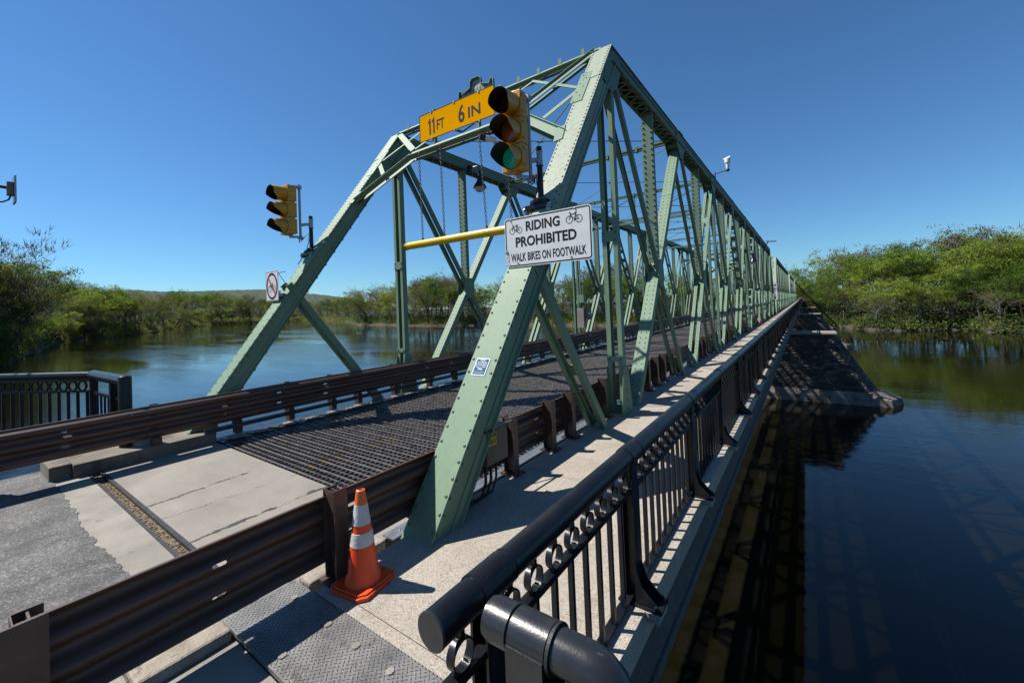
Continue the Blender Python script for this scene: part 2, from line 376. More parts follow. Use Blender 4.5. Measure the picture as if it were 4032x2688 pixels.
# terrain
mt, N, L, B = newmat('river_bank_ground'); co = coords(N, L)
g = ramp(N, L, noise(N, L, co, .12, 6, .65), [(.36, (.05, .038, .024)), (.5, (.035, .038, .014)), (.62, (.045, .075, .014)), (.78, (.07, .11, .02))])
sx = N.new('ShaderNodeSeparateXYZ'); L.new(co, sx.inputs[0])
lo = ramp(N, L, mth(N, L, 'MULTIPLY', mth(N, L, 'ADD', sx.outputs[2], 9.0), .4), [(.1, (1, 1, 1)), (.7, (0, 0, 0))])
mud = ramp(N, L, noise(N, L, co, 1.3, 5), [(.3, (.04, .03, .022)), (.7, (.115, .09, .066))])
L.new(mix(N, L, lo, g, mud), B.inputs['Base Color']); B.inputs['Roughness'].default_value = .95
bump(N, L, B, noise(N, L, co, 1.5, 5), .8, .3); M['ground'] = mt
M['hill'] = basic('wooded_hill', (.06, .085, .075), (.15, .175, .14), .06, 1, 0, .8, .08, (.17, .17, .14), .03, (.52, .6), 0)  # slight distance haze mixed into the grey-green base colour

ALB = .66
def calibrate():
    for mt in bpy.data.materials:
        if not mt.use_nodes or mt.get('done'): continue
        mt['done'] = 1; N, L = mt.node_tree.nodes, mt.node_tree.links
        for nd in list(N):
            if nd.type in ('BSDF_PRINCIPLED', 'BSDF_TRANSLUCENT'):
                i = nd.inputs['Base Color' if nd.type == 'BSDF_PRINCIPLED' else 'Color']
                if i.is_linked:
                    src = i.links[0].from_socket; k = .82 if mt.name in BRIGHT else (1.05 if 'leaves' in mt.name or 'blossom' in mt.name else ALB)
                    L.new(mix(N, L, 1.0, src, (k, k, k), 'MULTIPLY'), i)
BRIGHT = ('white_sheeting', 'amber_sheeting', 'yellow_bar_paint', 'yellow_signal_paint', 'reflective_cone_collar', 'orange_cone_vinyl', 'light_orange_vinyl', 'red_lettering', 'worn_tread_plate', 'unlit_amber_lens')
# ------------------------------------------------------------------ text and pictograms
def text_mesh(s, font_off=0.0):
    c = bpy.data.curves.new('lettering', 'FONT'); c.body = s; c.offset = font_off; c.resolution_u = 3
    c.extrude = .0; o = bpy.data.objects.new('lettering', c); COL.objects.link(o)
    dg = bpy.context.evaluated_depsgraph_get(); me = bpy.data.meshes.new_from_object(o.evaluated_get(dg))
    bpy.data.objects.remove(o); bpy.data.curves.remove(c)
    return me
def put_text(mb, s, x0, x1, z0, z1, frame, t=.002, off=.02, mi=0):
    """fit the word s into the rectangle x0..x1, z0..z1 of a sign frame (O,U,V)"""
    me = text_mesh(s, off); O, U, V = (Vector(q) for q in frame); W = U.cross(V).normalized()
    xs = [q.co.x for q in me.vertices]; ys = [q.co.y for q in me.vertices]
    ax, bx, ay, by = min(xs), max(xs), min(ys), max(ys)
    def P(q, k): return O + U * (x0 + (q.x - ax) / (bx - ax) * (x1 - x0)) + V * (z0 + (q.y - ay) / (by - ay) * (z1 - z0)) + W * k
    mb.add([P(q.co, t) for q in me.vertices], [list(p.vertices) for p in me.polygons], mi)
    bpy.data.meshes.remove(me)
def strip(mb, pts, w, frame, t=.002, mi=0):
    O, U, V = (Vector(q) for q in frame); W = U.cross(V).normalized()
    for (a, b), (c, d) in zip(pts[:-1], pts[1:]):
        A = Vector((a, b)); Bq = Vector((c, d)); dd = (Bq - A).normalized(); n = Vector((-dd.y, dd.x)) * w / 2
        A = A - dd * w * .3; Bq = Bq + dd * w * .3
        mb.add([O + U * q.x + V * q.y + W * t for q in (A - n, Bq - n, Bq + n, A + n)], [(0, 1, 2, 3)], mi)
def circle_pts(cx, cz, rx, rz=None, n=28): return [(cx + rx * cos(2 * pi * k / n), cz + (rz or rx) * sin(2 * pi * k / n)) for k in range(n + 1)]
def bicycle(mb, cx, cz, s, frame, flip=1, w=.055, mi=0, t=.0025):
    f = lambda pts: [(cx + flip * a * s, cz + b * s) for a, b in pts]
    strip(mb, circle_pts(cx - flip * .52 * s, cz - .18 * s, .36 * s), w * s, frame, t, mi)
    strip(mb, circle_pts(cx + flip * .52 * s, cz - .18 * s, .36 * s), w * s, frame, t, mi)
    for seg in ([(-.52, -.18), (-.34, .42), (-.44, .56), (-.52, .5)], [(-.36, .32), (.18, .36)], [(-.36, .26), (.06, -.2)],
                [(.06, -.2), (.22, .46)], [(.1, .46), (.34, .46)], [(.06, -.2), (.52, -.18)], [(.52, -.18), (.18, .32)], [(.06, -.2), (.02, -.36)]):
        strip(mb, f(seg), w * 1.25 * s, frame, t, mi)

# ------------------------------------------------------------------ truss bridge span
XR, XL = -2.905, -8.885
MB.rm = 1
PP = 5.22; Y1 = 7.355; ZT = 6.835; ZL = -1.15; SL = 4.895 / 6.835
def yn(k): return 2.135 + PP * k
CW = .37
def chord_box(mb, A, B, xc, lace=True, rv=.155, dense=None, side=True):
    A = Vector((xc, *A)); B = Vector((xc, *B)); Ln = (B - A).length; d = (B - A) / Ln
    lat = Vector((1, 0, 0)); n = lat.cross(d)
    mb.beam(A, B, CW, .014, on=-.007)
    for sx_ in (-1, 1):
        mb.beam(A, B, .014, .30, ox=sx_ * .135, on=-.165)
        mb.beam(A, B, .085, .012, ox=sx_ * .183 - sx_ * .03, on=-.309)
        mb.beam(A, B, .012, .09, ox=sx_ * .150, on=-.062)
        mb.beam(A, B, .012, .08, ox=sx_ * .150, on=-.270)
    if lace:
        k = int(Ln / .36); st = Ln / k
        for i in range(k):
            a = A + d * (st * i); b = A + d * (st * (i + .5)); c = A + d * (st * (i + 1)); o = n * (-.322)
            mb.beam(a + o - lat * .16, b + o + lat * .16, .05, .010, lat=d)
            mb.beam(b + o + lat * .16, c + o - lat * .16, .05, .010, lat=d)
            for sx_, q in ((1, b), (-1, a)):
                mb.rivet(q + lat * .16 * sx_ + n * (-.328), -n, .02, .022)
    t = .1
    while t < Ln - .05:
        for sx_ in (-1, 1):
            mb.rivet(A + d * t + lat * sx_ * .155, n, .017)
            if side: mb.rivet(A + d * t + lat * sx_ * .158 - n * .06, lat * sx_, .014)
        frac = t / Ln
        t += rv * (.62 if dense and (dense[0] < frac) else 1)
def joint_plate(mb, A, B, xc, w=CW):
    A = Vector((xc, *A)); B = Vector((xc, *B)); mb.beam(A, B, w + .004, .010, on=.005)
    d = (B - A).normalized(); Ln = (B - A).length; n = Vector((1, 0, 0)).cross(d)
    k = int(Ln / .08)
    for i in range(k + 1):
        for s_ in (-1, 1): mb.rivet(A + d * (Ln * i / max(k, 1)) + Vector((s_ * .155, 0, 0)) + n * .01, n, .015)

def member(mb, A, B, xc, kind, inner=1):
    A = Vector((xc, *A)); B = Vector((xc, *B)); Ln = (B - A).length; d = (B - A) / Ln; lat = Vector((1, 0, 0)); n = lat.cross(d)
    if kind == 'legs':       # two parted angle pairs joined by batten plates
        for s_ in (-1, 1):
            mb.beam(A, B, .075, .012, ox=s_ * .115, on=.045); mb.beam(A, B, .012, .115, ox=s_ * .148, on=-.012)
            mb.beam(A, B, .012, .115, ox=s_ * .134, on=-.012)
            mb.beam(A, B, .075, .012, ox=s_ * .115, on=-.065)
    if kind == 'hip':
        for s_ in (-1, 1):
            mb.beam(A, B, .085, .012, ox=s_ * .105, on=.066); mb.beam(A, B, .012, .145, ox=s_ * .14)
            mb.beam(A, B, .085, .012, ox=s_ * .105, on=-.066)
    if kind in ('plate', 'split'):
        if kind == 'plate':
            mb.beam(A, B, .25, .012, on=.075); cols = (-.06, .06)
        else:
            for s_ in (-1, 1): mb.beam(A, B, .10, .012, ox=s_ * .095, on=.075)
            cols = (-.09, .09)
        for s_ in (-1, 1):
            mb.beam(A, B, .012, .15, ox=s_ * .125); mb.beam(A, B, .08, .012, ox=s_ * .09, on=-.075)
        t = .12
        while t < Ln - .1:
            for c in cols: mb.rivet(A + d * t + lat * c + n * .081, n, .017)
            t += .125
        for q in (.18, .5, .8):
            mb.beam(A + d * (Ln * q - .13), A + d * (Ln * q + .13), .254, .008, on=.085)
    if kind == 'ladder':
        for s_ in (-1, 1):
            mb.beam(A, B, .06, .012, ox=s_ * .12, on=.075); mb.beam(A, B, .012, .15, ox=s_ * .148); mb.beam(A, B, .06, .012, ox=s_ * .12, on=-.075)
        t = .4
        while t < Ln - .3:
            for q in (.078, -.078): mb.beam(A + d * t, A + d * (t + .17), .30, .010, on=q)
            t += .62
    if kind == 'post':       # sub vertical: plate with two rows of big bolt heads
        mb.beam(A, B, .25, .012, on=.055); mb.beam(A, B, .25, .012, on=-.055)
        for s_ in (-1, 1): mb.beam(A, B, .012, .10, ox=s_ * .12)
        t = .08
        while t < Ln - .05:
            for c in (-.088, .088):
                for s_ in (1, -1): mb.rivet(A + d * t + lat * c + n * .061 * s_, n * s_, .021, .026)
            t += .135
        mb.beam(B - d * .01, B + d * .10, .20, .11, mi=0)
def batten(mb, y, z, xc, w, h, yoff=-.075, bolts=True):
    mb.box(xc - w / 2, xc + w / 2, y + yoff - .012, y + yoff, z - h / 2, z + h / 2)
    if bolts:
        for a in (-1, 1):
            for b in (-1, 1): mb.rivet((xc + a * (w / 2 - .045), y + yoff - .012, z + b * (h / 2 - .04)), (0, -1, 0), .018, .018)
def gusset(mb, y, z, xc, pts):
    for s_ in (-1, 1):
        x = xc + s_ * .156 if s_ > 0 else xc - .166
        mb.prism(pts, (x, y, z), (0, 1, 0), (0, 0, 1), .010)
        for a, b in pts: mb.rivet((xc + s_ * .166, y + a * .82, z + b * .82), (s_, 0, 0), .014)

span = thing('truss_span', 'green riveted steel truss span nearest the viewer with the amber clearance board on its portal', 'bridge', (-5.9, 2.4, 0), 'truss spans of the bridge')
def mir(y): return 2 * yn(5) - y
for xc, nm in ((XR, 'r'), (XL, 'l')):
    for far in (0, 1):
        F = (lambda y: mir(y)) if far else (lambda y: y)
        mb = MB()
        z0 = -.75
        A = (F(2.46 + z0 * SL), z0); B = (F(Y1), ZT)
        if far:
            chord_box(mb, B, A, xc)
            joint_plate(mb, B, (F(Y1 - .5 * SL), ZT - .5), xc)
        else:
            chord_box(mb, A, B, xc, dense=(.62,))
            joint_plate(mb, (F(Y1 - .82 * SL), ZT - .82), B, xc)
        mb.build('end_post', M['green_worn_sheen'] if (nm == 'r' and not far) else M['green'], span)
        # hip vertical
        mb = MB(); member(mb, (F(Y1), ZL), (F(Y1), ZT - .35), xc, 'hip')
        for s_ in (-1, 1):
            x = xc + s_ * .152 - (.01 if s_ < 0 else 0)
            mb.prism([(-.30, -.25), (.34, -.25), (.14, .86), (-.10, .86)], (x, F(Y1), 0), (0, 1, 0), (0, 0, 1), .010)
            for q in range(5):
                mb.rivet((xc + s_ * .162, F(Y1) + .02, .1 + .16 * q), (s_, 0, 0), .017)
        mb.box(xc - .15, xc + .15, F(Y1) - .012, F(Y1) + .0, -.2, .16)
        hv = mb.build('hip_vertical', M['green'], span)
        for zq, hq in ((3.27, .20), (1.0, .10)):
            mb = MB(); batten(mb, F(Y1), zq, xc, .30, hq); mb.build('batten_plate', M['green'], hv)
        # sub diagonal of the end panel
        mb = MB(); Ay, Az = F(4.32), 2.72; By = F(7.355); Bz = -1.22
        member(mb, (Ay, Az), (By, Bz), xc, 'legs')
        dyn = (By - Ay); dzn = (Bz - Az)
        for q, hh in ((.43, .20), (.66, .14)):
            yq, zq = Ay + dyn * q, Az + dzn * q
            mb.beam((xc, yq - dyn * .022, zq - dzn * .022), (xc, yq + dyn * .022, zq + dzn * .022), .24, .012, on=.03)
        mb.build('end_diagonal', M['green'], span)
    # top chord, in three runs with splice covers
    mb = MB(); chord_box(mb, (Y1, ZT), (mir(Y1), ZT), xc, rv=.30)
    for k in range(1, 10):
        y = yn(k)
        gp = [(-.45, .22), (-.45, -.08), (-.12, -.42), (.14, -.42), (.45, -.08), (.45, .22)]
        if k == 1: gp = [(.02, .22), (-.30, -.16), (-.42, -.52), (-.05, -.62), (.25, -.42), (.45, -.05), (.45, .22)]
        if k == 9: gp = [(-a, b) for a, b in [(.02, .22), (-.30, -.16), (-.42, -.52), (-.05, -.62), (.25, -.42), (.45, -.05), (.45, .22)]][::-1]
        gusset(mb, y, ZT - .30, xc, gp)
        if 1 < k < 9:
            mb.box(xc - .14, xc + .14, y - .30, y - .10, ZT - .45, ZT - .335)
            mb.box(xc - .20, xc + .20, y - .25, y + .25, ZT + .0015, ZT + .012)
            for dy in (-.12, .12): mb.box(xc - .19, xc - .13, y + dy - .03, y + dy + .03, ZT, ZT + .14)
    mb.build('top_chord', M['green2'], span)
    mb = MB()
    for s_ in (-1, 1): mb.box(xc + s_ * .13 - .01, xc + s_ * .13 + .01, yn(0), yn(10), ZL - .18, ZL + .18)
    mb.build('bottom_chord', M['green2'], span)
    mb = MB()
    for k in range(1, 9):
        y = yn(k + .5)
        up = k < 5
        ta, tb = (k, k + 1) if up else (k + 1, k)          # tension: from top node ta to bottom node tb
        d1 = MB(); kd = 'ladder' if k in (4, 5) else 'legs'
        member(d1, (yn(ta), ZT - .33), (yn(tb), ZL), xc, kd)
        if kd == 'legs':
            for q in (.80,):
                yq, zq = yn(ta) + (yn(tb) - yn(ta)) * q, ZT - .33 + (ZL - ZT + .33) * q; e = .018
                dy, dz = (yn(tb) - yn(ta)) * e, (ZL - ZT) * e
                d1.beam((xc, yq - dy, zq - dz), (xc, yq + dy, zq + dz), .24, .010, on=.03)
        d1.build('tension_diagonal', M['green2'], span)
        d2 = MB(); kc = 'plate' if k in (1, 8) else 'split'
        ca, cb = (k, k + 1) if up else (k + 1, k)
        member(d2, (yn(ca), ZL), (yn(cb), ZT - .42), xc, kc)
        gusset(d2, y, 2.72, xc, [(-.16, .30), (-.24, -.1), (-.16, -.34), (.16, -.34), (.24, -.1), (.16, .30)])
        d2.build('compression_diagonal', M['green'], span)
        d3 = MB(); member(d3, (y, ZT - .30), (y, 3.05), xc, 'post')
        d3.build('sub_vertical', M['green2'], span)
    for k in (3, 5, 7):
        d4 = MB(); member(d4, (yn(k), ZL), (yn(k), ZT - .33), xc, 'hip'); d4.build('vertical_post', M['green2'], span)
# cross bracing between the two trusses
xa, xb = XL + .17, XR - .17
for k in range(2, 9):
    y = yn(k); mb = MB()
    mb.beam((xa, y, ZT - .12), (xb, y, ZT - .12), .13, .05, lat=(0, 1, 0)); mb.beam((xa, y, ZT - .20), (xb, y, ZT - .20), .10, .03, lat=(0, 1, 0))
    for q in range(1, 6):
        x = xa + (xb - xa) * q / 6; mb.box(x - .03, x + .03, y - .075, y + .075, ZT - .23, ZT - .08)
    if k in (3, 5, 7):
        zb = ZT - 1.35
        mb.beam((xa, y, zb), (xb, y, zb), .11, .09, lat=(0, 1, 0))
        xm = (xa + xb) / 2
        mb.beam((xm, y, zb), (xm, y, ZT - .2), .07, .05, lat=(0, 1, 0))
        for x0_, x1_ in ((xa, xm), (xm, xb)):
            mb.beam((x0_, y - .02, zb), (x1_, y - .02, ZT - .22), .07, .012, lat=(0, 1, 0)); mb.beam((x0_, y + .02, ZT - .22), (x1_, y + .02, zb), .07, .012, lat=(0, 1, 0))
        for s_, xe in ((1, xa), (-1, xb)):
            mb.beam((xe, y, zb - .55), (xe + s_ * .9, y, zb), .08, .06, lat=(0, 1, 0))
            mb.prism([(-.18, -.12), (.18, -.12), (.12, .12), (-.12, .12)], (xe + s_ * .14, y - .03, ZT - .3), (1, 0, 0), (0, 0, 1), .01)
        for x in (xa + .12, xm, xb - .12): mb.prism([(-.14, -.10), (.14, -.10), (.10, .12), (-.10, .12)], (x, y - .035, zb), (1, 0, 0), (0, 0, 1), .01)
    mb.build('sway_frame' if k in (3, 5, 7) else 'top_strut', M['green2'], span)
for k in range(1, 9):
    mb = MB(); zt = ZT - .17
    mb.tube([(XL, yn(k), zt), (XR, yn(k + 1), zt)], .014, 6); mb.tube([(XR, yn(k), zt - .03), (XL, yn(k + 1), zt - .03)], .014, 6)
    mb.tube([((XL + XR) / 2 - .08, yn(k + .5) - .05, zt - .015), ((XL + XR) / 2 + .08, yn(k + .5) + .05, zt - .015)], .03, 8)
    mb.build('lateral_rods', M['green2'], span)
for k in range(0, 11):
    mb = MB(); y = yn(k)
    mb.box(XL, XR + 1.7, y - .01, y + .01, -1.1, -.42); mb.box(XL, XR + 1.7, y - .13, y + .13, -.42, -.40); mb.box(XL, XR + 1.7, y - .13, y + .13, -1.12, -1.10)
    mb.build('floor_beam', M['green2'], span)
mb = MB()
for x in [-8.0 + .92 * i for i in range(6)]: mb.box(x - .01, x + .01, 2.9, yn(10), -.60, -.255); mb.box(x - .08, x + .08, 2.9, yn(10), -.262, -.242)
mb.build('stringers', M['darksteel'], span)

# portal frames (in the plane of the end posts)
PN = Vector((0, -ZT, 4.895)).normalized()
def PPt(x, t, off=0): return Vector((x, 2.46 + 4.895 * t, ZT * t)) + PN * off
xm = (XL + XR) / 2
def portal(name, far):
    f = (lambda p: Vector((p.x, mir(p.y), p.z))) if far else (lambda p: p)
    nn = Vector((PN.x, -PN.y if far else PN.y, PN.z))
    pf = bpy.data.objects.new(name, None)
    pf = MB()
    def bar(x0, t0, x1, t1, w, off=-.02, ang=True, deep=.10):
        A, Bq = f(PPt(x0, t0, off)), f(PPt(x1, t1, off)); d = (Bq - A).normalized(); lat = nn.cross(d).normalized()
        pf.beam(A, Bq, w, .012, lat=lat)
        if ang:
            pf.beam(A, Bq, .012, deep, lat=lat, ox=-w / 2 + .006, on=0 - (deep / 2 if not far else -deep / 2) * 0)
            A2, B2 = f(PPt(x0, t0, off - deep)), f(PPt(x1, t1, off - deep)); pf.beam(A2, B2, w, .012, lat=lat)
    xi0, xi1 = XL + .185, XR - .185
    bar(xi0 - .12, 1.005, xi1 + .12, 1.005, .17, -.02)
    bar(-7.45, .838, -4.35, .838, .20, -.02, deep=.13)
    bar(xi0 - .02, .700, -7.45, .838, .17, -.02, deep=.13); bar(xi1 + .02, .700, -4.35, .838, .17, -.02, deep=.13)
    bar(xi0 - .05, 1.0, -7.45, .858, .15, .0); bar(xi1 + .05, 1.0, -4.35, .858, .15, .0)
    for s_ in (-1, 1):
        X = lambda v: xm + s_ * v
        bar(X(2.83), .856, X(1.45), .985, .065, -.012, False); bar(X(2.83), .856, X(2.25), .785, .11, -.012, False)
        bar(X(2.83), .852, X(1.5), .86, .0651, -.03, False) if s_ > 0 and False else None
        bar(X(1.5), .86, X(.0), .985, .065, -.012, False); bar(X(0), .86, X(1.5), .985, .065, -.02, False)
        bar(X(2.86), .80, X(2.86), .91, .22, .006, False); bar(X(2.80), .68, X(2.76), .725, .16, .008, False)
        for q in range(7): pf.rivet(f(PPt(X(2.80 + .09 * (q % 2)), .805 + .016 * q, .014)), nn, .014)
    for q in range(11):
        x = xi0 + .25 + q * (xi1 - xi0 - .5) / 10
        p = f(PPt(x, 1.012, -.02)); pf.box(p.x - .035, p.x + .035, p.y - .006, p.y + .006, p.z, p.z + .13)
    for q in range(16):
        x = -7.4 + q * .2; pf.rivet(f(PPt(x, .838, -.012)), nn, .013)
    return pf.build(name, M['green'], span)
portal('portal_frame', 0); portal('portal_frame', 1)

MB.rm = 0
SPANS = [0, 52.75, 105.5, 158.3]
for i, dy in enumerate(SPANS[1:]):
    lb = ['green truss span second from the viewer, beyond the first stone pier', 'green truss span third from the viewer', 'farthest green truss span, ending at the trees of the far bank'][i]
    copy_tree(span, (0, dy, 0), lb)

# ------------------------------------------------------------------ road, deck, footwalk
YE = 213.0
rr = random.Random(3); edge = []; x = -9.3; off = 0
while x < -3.4:
    off = off * .82 + rr.uniform(-.014, .014)
    edge.append((x, .93 + off + .018 * sin(x * 2.3) + rr.uniform(-.006, .006))); x += rr.uniform(.018, .05)
edge.append((-3.33, .93))
mb = MB(); mb.prism([(-9.3, -60), (-3.33, -60)] + edge[::-1], (0, 0, -.5), (1, 0, 0), (0, 1, 0), .408); struct(mb.build('road', M['asphalt']))
mb = MB(); mb.box(-9.3, -3.33, .80, 1.255, -.5, -.099); struct(mb.build('concrete_road_slab', M['conc']))
mb = MB(); mb.box(-9.3, -3.33, 1.29, 1.37, -.5, -.118); 
for i in range(420):
    x = rr.uniform(-8.6, -3.5); y = rr.uniform(1.295, 1.36); s_ = rr.uniform(.006, .017)
    mb.rivet((x, y, -.120), (rr.uniform(-.3, .3), rr.uniform(-.3, .3), 1), s_, s_ * .8)
struct(mb.build('joint_grit', M['grit']))
mb = MB(); mb.box(-9.3, -3.33, 1.257, 1.288, -.5, -.097); mb.box(-9.3, -3.33, 1.372, 1.418, -.5, -.097)
mb.box(-9.3, -3.33, 1.37, 1.384, -.3, -.085)
struct(mb.build('joint_armour', M['darksteel']))
mb = MB(); mb.box(-9.3, -3.33, 1.42, 2.84, -.45, -.1); struct(mb.build('concrete_deck_panel', M['tined']))
# open steel grid deck
mb = MB(); y = 2.90; i = 0
while y < YE:
    if i % 2 == 0:
        mb.box(-8.22, -3.40, y - .010, y + .010, -.19, -.098, 1)
    else:
        mb.box(-8.22, -3.40, y - .007, y + .007, -.165, -.101, 0)
    y += .1 if y < 60 else .2; i += 1 if y < 60 else 2
x = -8.2; j = 0
while x < -3.4:
    pts = []; yy = 2.86; k = 0
    while yy < 30:
        pts.append((x + (.010 if k % 2 else -.010), yy)); yy += .1; k += 1
    for (a, b), (c, d) in zip(pts[:-1], pts[1:]): mb.beam((a, b, -.128), (c, d, -.128), .007, .052, lat=(1, 0, 0))
    mb.box(x - .004, x + .004, 30, YE, -.15, -.103)
    x += .1; j += 1
# diagonal tabs
for q in range(1300):
    pass
struct(mb.build('steel_grid_road', [M['deckbar'], M['bartop']]))
mb = MB(); mb.box(-8.26, -8.22, 2.85, YE, -.28, -.085); mb.box(-3.40, -3.36, 2.85, YE, -.28, -.085)
struct(mb.build('deck_edge_bars', M['darksteel']))
# footwalk slab with deep outer fascia
mb = MB(); mb.box(-3.055, -.955, 1.62, YE, -.2, 0)
struct(mb.build('footwalk', M['walk']))
mb = MB(); mb.box(-1.16, -.952, 1.12, YE, -.46, -.201); mb.box(-1.15, -.93, 1.12, YE, -.56, -.462)
y = .97
struct(mb.build('footwalk_edge_beam', M['edgeconc']))
mb = MB(); mb.box(-3.10, -.97, -14, 1.118, -.4, -.035); struct(mb.build('approach_footwalk', M['conc']))
mb = MB()
mb.box(-3.31, -3.115, -14, .62, -.4, .03); mb.box(-3.31, -3.118, .632, 1.11, -.4, .032)
mb.box(-3.31, -3.13, 1.63, 2.32, -.4, .025)
struct(mb.build('kerb', M['concold'], bevel=.02))
mb = MB(); mb.box(-9.9, -.98, -14, 1.0, -11, -.6); struct(mb.build('abutment', M['rubble']))
mb = MB(); mb.box(-9.2, -3.35, 1.0, 1.9, -11, -1.4); struct(mb.build('bridge_seat', M['conc']))
# left kerb block
mb = MB(); mb.box(-9.3, -8.50, .90, 1.12, -.4, .10); mb.box(-9.3, -8.42, 1.122, 2.84, -.4, .085)
struct(mb.build('left_kerb_block', M['pierconc'], bevel=.015))
# lower steel angle and light lattice beside the right guardrail
mb = MB(); mb.box(-3.355, -3.20, 2.45, YE, -.075, -.06)
yy = 2.6
while yy < 60:
    for dx in (-.02, .03): mb.rivet((-3.27 + dx, yy, -.06), (0, 0, 1), .012)
    yy += .31 if int(yy * 3) % 2 else .62
yy = 2.4
while yy < 60:
    mb.beam((-3.19, yy, -.10), (-3.07, yy + .06, -.10), .008, .03, lat=(0, 0, 1)); mb.beam((-3.19, yy + .12, -.10), (-3.07, yy + .06, -.10), .008, .03, lat=(0, 0, 1))
    yy += .12
mb.box(-3.135, -3.127, 2.4, 60, -.12, -.085)
struct(mb.build('deck_side_grating', M['galv']))

# tread plate across the walk joint
tp = thing('tread_plate', 'grey steel tread plate screwed over the footwalk joint beside the cone', 'floor plate', (-2.1, 1.35, 0))
mb = MB(); mb.box(-3.31, -1.16, 1.118, 1.605, -.02, .006)
# ragged far lip
x = -2.75
while x < -1.2:
    mb.prism([(0, 0), (.03, 0), (.015, .016)], (x, 1.605, .0), (1, 0, 0), (0, 1, 0), .006); x += .03
mb.build('plate', M['plate'], tp)
mb = MB(); i = 0; y = 1.135
while y < 1.595:
    x = -3.29 + (.0 if i % 2 else .0175); k = 0
    while x < -1.18:
        a = radians(40) if (k + i) % 2 else radians(-40)
        u = Vector((cos(a), sin(a), 0)); v = Vector((-sin(a), cos(a), 0)); c = Vector((x, y, .006))
        mb.add([c + u * .0145, c + v * .0042, c - u * .0145, c - v * .0042, c + Vector((0, 0, .0035))], [(0, 1, 4), (1, 2, 4), (2, 3, 4), (3, 0, 4)])
        x += .035; k += 1
    y += .0175; i += 1
mb.build('tread_lugs', M['platelug'], tp)
for sx_, sy_ in ((-2.65, 1.49), (-2.335, 1.485), (-2.01, 1.485), (-3.1, 1.5), (-2.65, 1.2), (-1.7, 1.48)):
    mb = MB(); mb.lathe([(.026, .006), (.024, .013), (.0, .014)], (sx_, sy_, 0), 14); mb.box(sx_ - .02, sx_ + .02, sy_ - .003, sy_ + .003, .0141, .0150)
    mb.build('screw', M['conc'], tp)

# ------------------------------------------------------------------ guardrails (thrie beams) and posts
def thrie_rail(x, ztop, ydir, y0, y1, matn, label, name='guardrail'):
    g = thing(name, label, 'guardrail', (x, y0, 0))
    h = .506; prof = []
    # three crests toward the road (ydir = +1 faces +x)
    K = [(0, 0), (.008, .018), (.050, .045), (.078, .060), (.082, .083), (.078, .106), (.050, .122), (.010, .148), (.006, .168), (.010, .188), (.050, .213), (.078, .230), (.082, .253), (.078, .276), (.050, .293), (.010, .318), (.006, .338), (.010, .358), (.050, .384), (.078, .400), (.082, .423), (.078, .446), (.050, .461), (.008, .488), (0, .506)]
    y = y0; i = 0
    while y < y1:
        ye = min(y + 3.81, y1)
        mb = MB(); b = 0; o = .004 * (i % 2)
        y_s = y - .15 if i else y; ns = 14 if y < 40 else 1; n = len(K); dr = random.Random(int(y * 7) + (3 if ydir > 0 else 0))
        dents = [(dr.uniform(y_s, ye), dr.uniform(.05, .46), dr.uniform(-.014, .006), dr.uniform(.12, .4)) for _ in range(4)]
        for q in range(ns + 1):
            yy = y_s + (ye - y_s) * q / ns
            for a, z in K:
                dd_ = sum(am * math.exp(-((yy - yc) / wd) ** 2 - ((z - zc) / .12) ** 2) for yc, zc, am, wd in dents) if ns > 1 else 0
                mb.v.append((x + ydir * (a - .04 + o + dd_), yy, ztop - h + z))
        for q in range(ns):
            for j in range(n - 1): mb.f.append([q * n + j, q * n + j + 1, (q + 1) * n + j + 1, (q + 1) * n + j]); mb.m.append(0)
        # rolled top lip
        xt = x + ydir * (-.04 + o)
        mb.box(min(xt, xt - ydir * .022), max(xt, xt - ydir * .022), y + (0 if i == 0 else .001), ye - .002, ztop - .004, ztop + .004)
        if y < 30:
            for yy in (y + .12, y + .3):
                for z in (.253, .423, .083): mb.rivet((x + ydir * (.042 + o), yy, ztop - h + z), (ydir, 0, 0), .015)
                for z in (.253, .423, .083): mb.rivet((x - ydir * (-.03 - o), yy, ztop - h + z), (-ydir, 0, 0), .015)
        ob = mb.build('beam', M[matn], g)
        ob.data.polygons.foreach_set('use_smooth', [j < (n - 1) * ns for j in range(len(ob.data.polygons))])
        y = ye; i += 1
    return g
gr = thrie_rail(-3.16, .630, -1, -6, YE, 'beamR', 'dark brown corrugated guardrail between the road and the footwalk')
gl = thrie_rail(-8.42, .715, 1, -6, YE, 'beamL', 'dark brown corrugated guardrail along the river side of the road', 'guardrail')
def rpost(mb, y, tall=.70, z0=.012):
    mb.box(-3.105, -2.975, y - .005, y + .005, z0, tall - .02)                      # web
    mb.box(-2.975, -2.963, y - .055, y + .055, z0, tall)                           # walk side flange
    mb.box(-3.117, -3.105, y - .055, y + .055, z0, tall - .01)
    mb.prism([(-3.105, tall - .005), (-2.975, tall - .005), (-2.975, tall - .16), (-2.99, tall - .16)], (0, y - .050, 0), (1, 0, 0), (0, 0, 1), .006)
    mb.box(-3.15, -2.90, y - .10, y + .10, z0 - .012, z0 + .008)
    for a in (-1, 1): mb.rivet((-2.925, y + a * .07, z0 + .008), (0, 0, 1), .014, .02)
ys = [-1.8, .25, 1.80, 3.22, 4.12, 5.06, 5.68, 6.98]
for k in range(1, 40):
    for q in (2.1, 2.75, 3.4, 4.35, 5.0): ys.append(yn(k) + q)
ys = [y for y in ys if y < 110]
proto = MB(); rpost(proto, 0); po = proto.build('guardrail_post', M['brown'])
tag(po, 'brown steel guardrail post between the truss and the road, clear of the cone', 'post', 'guardrail posts beside the footwalk')
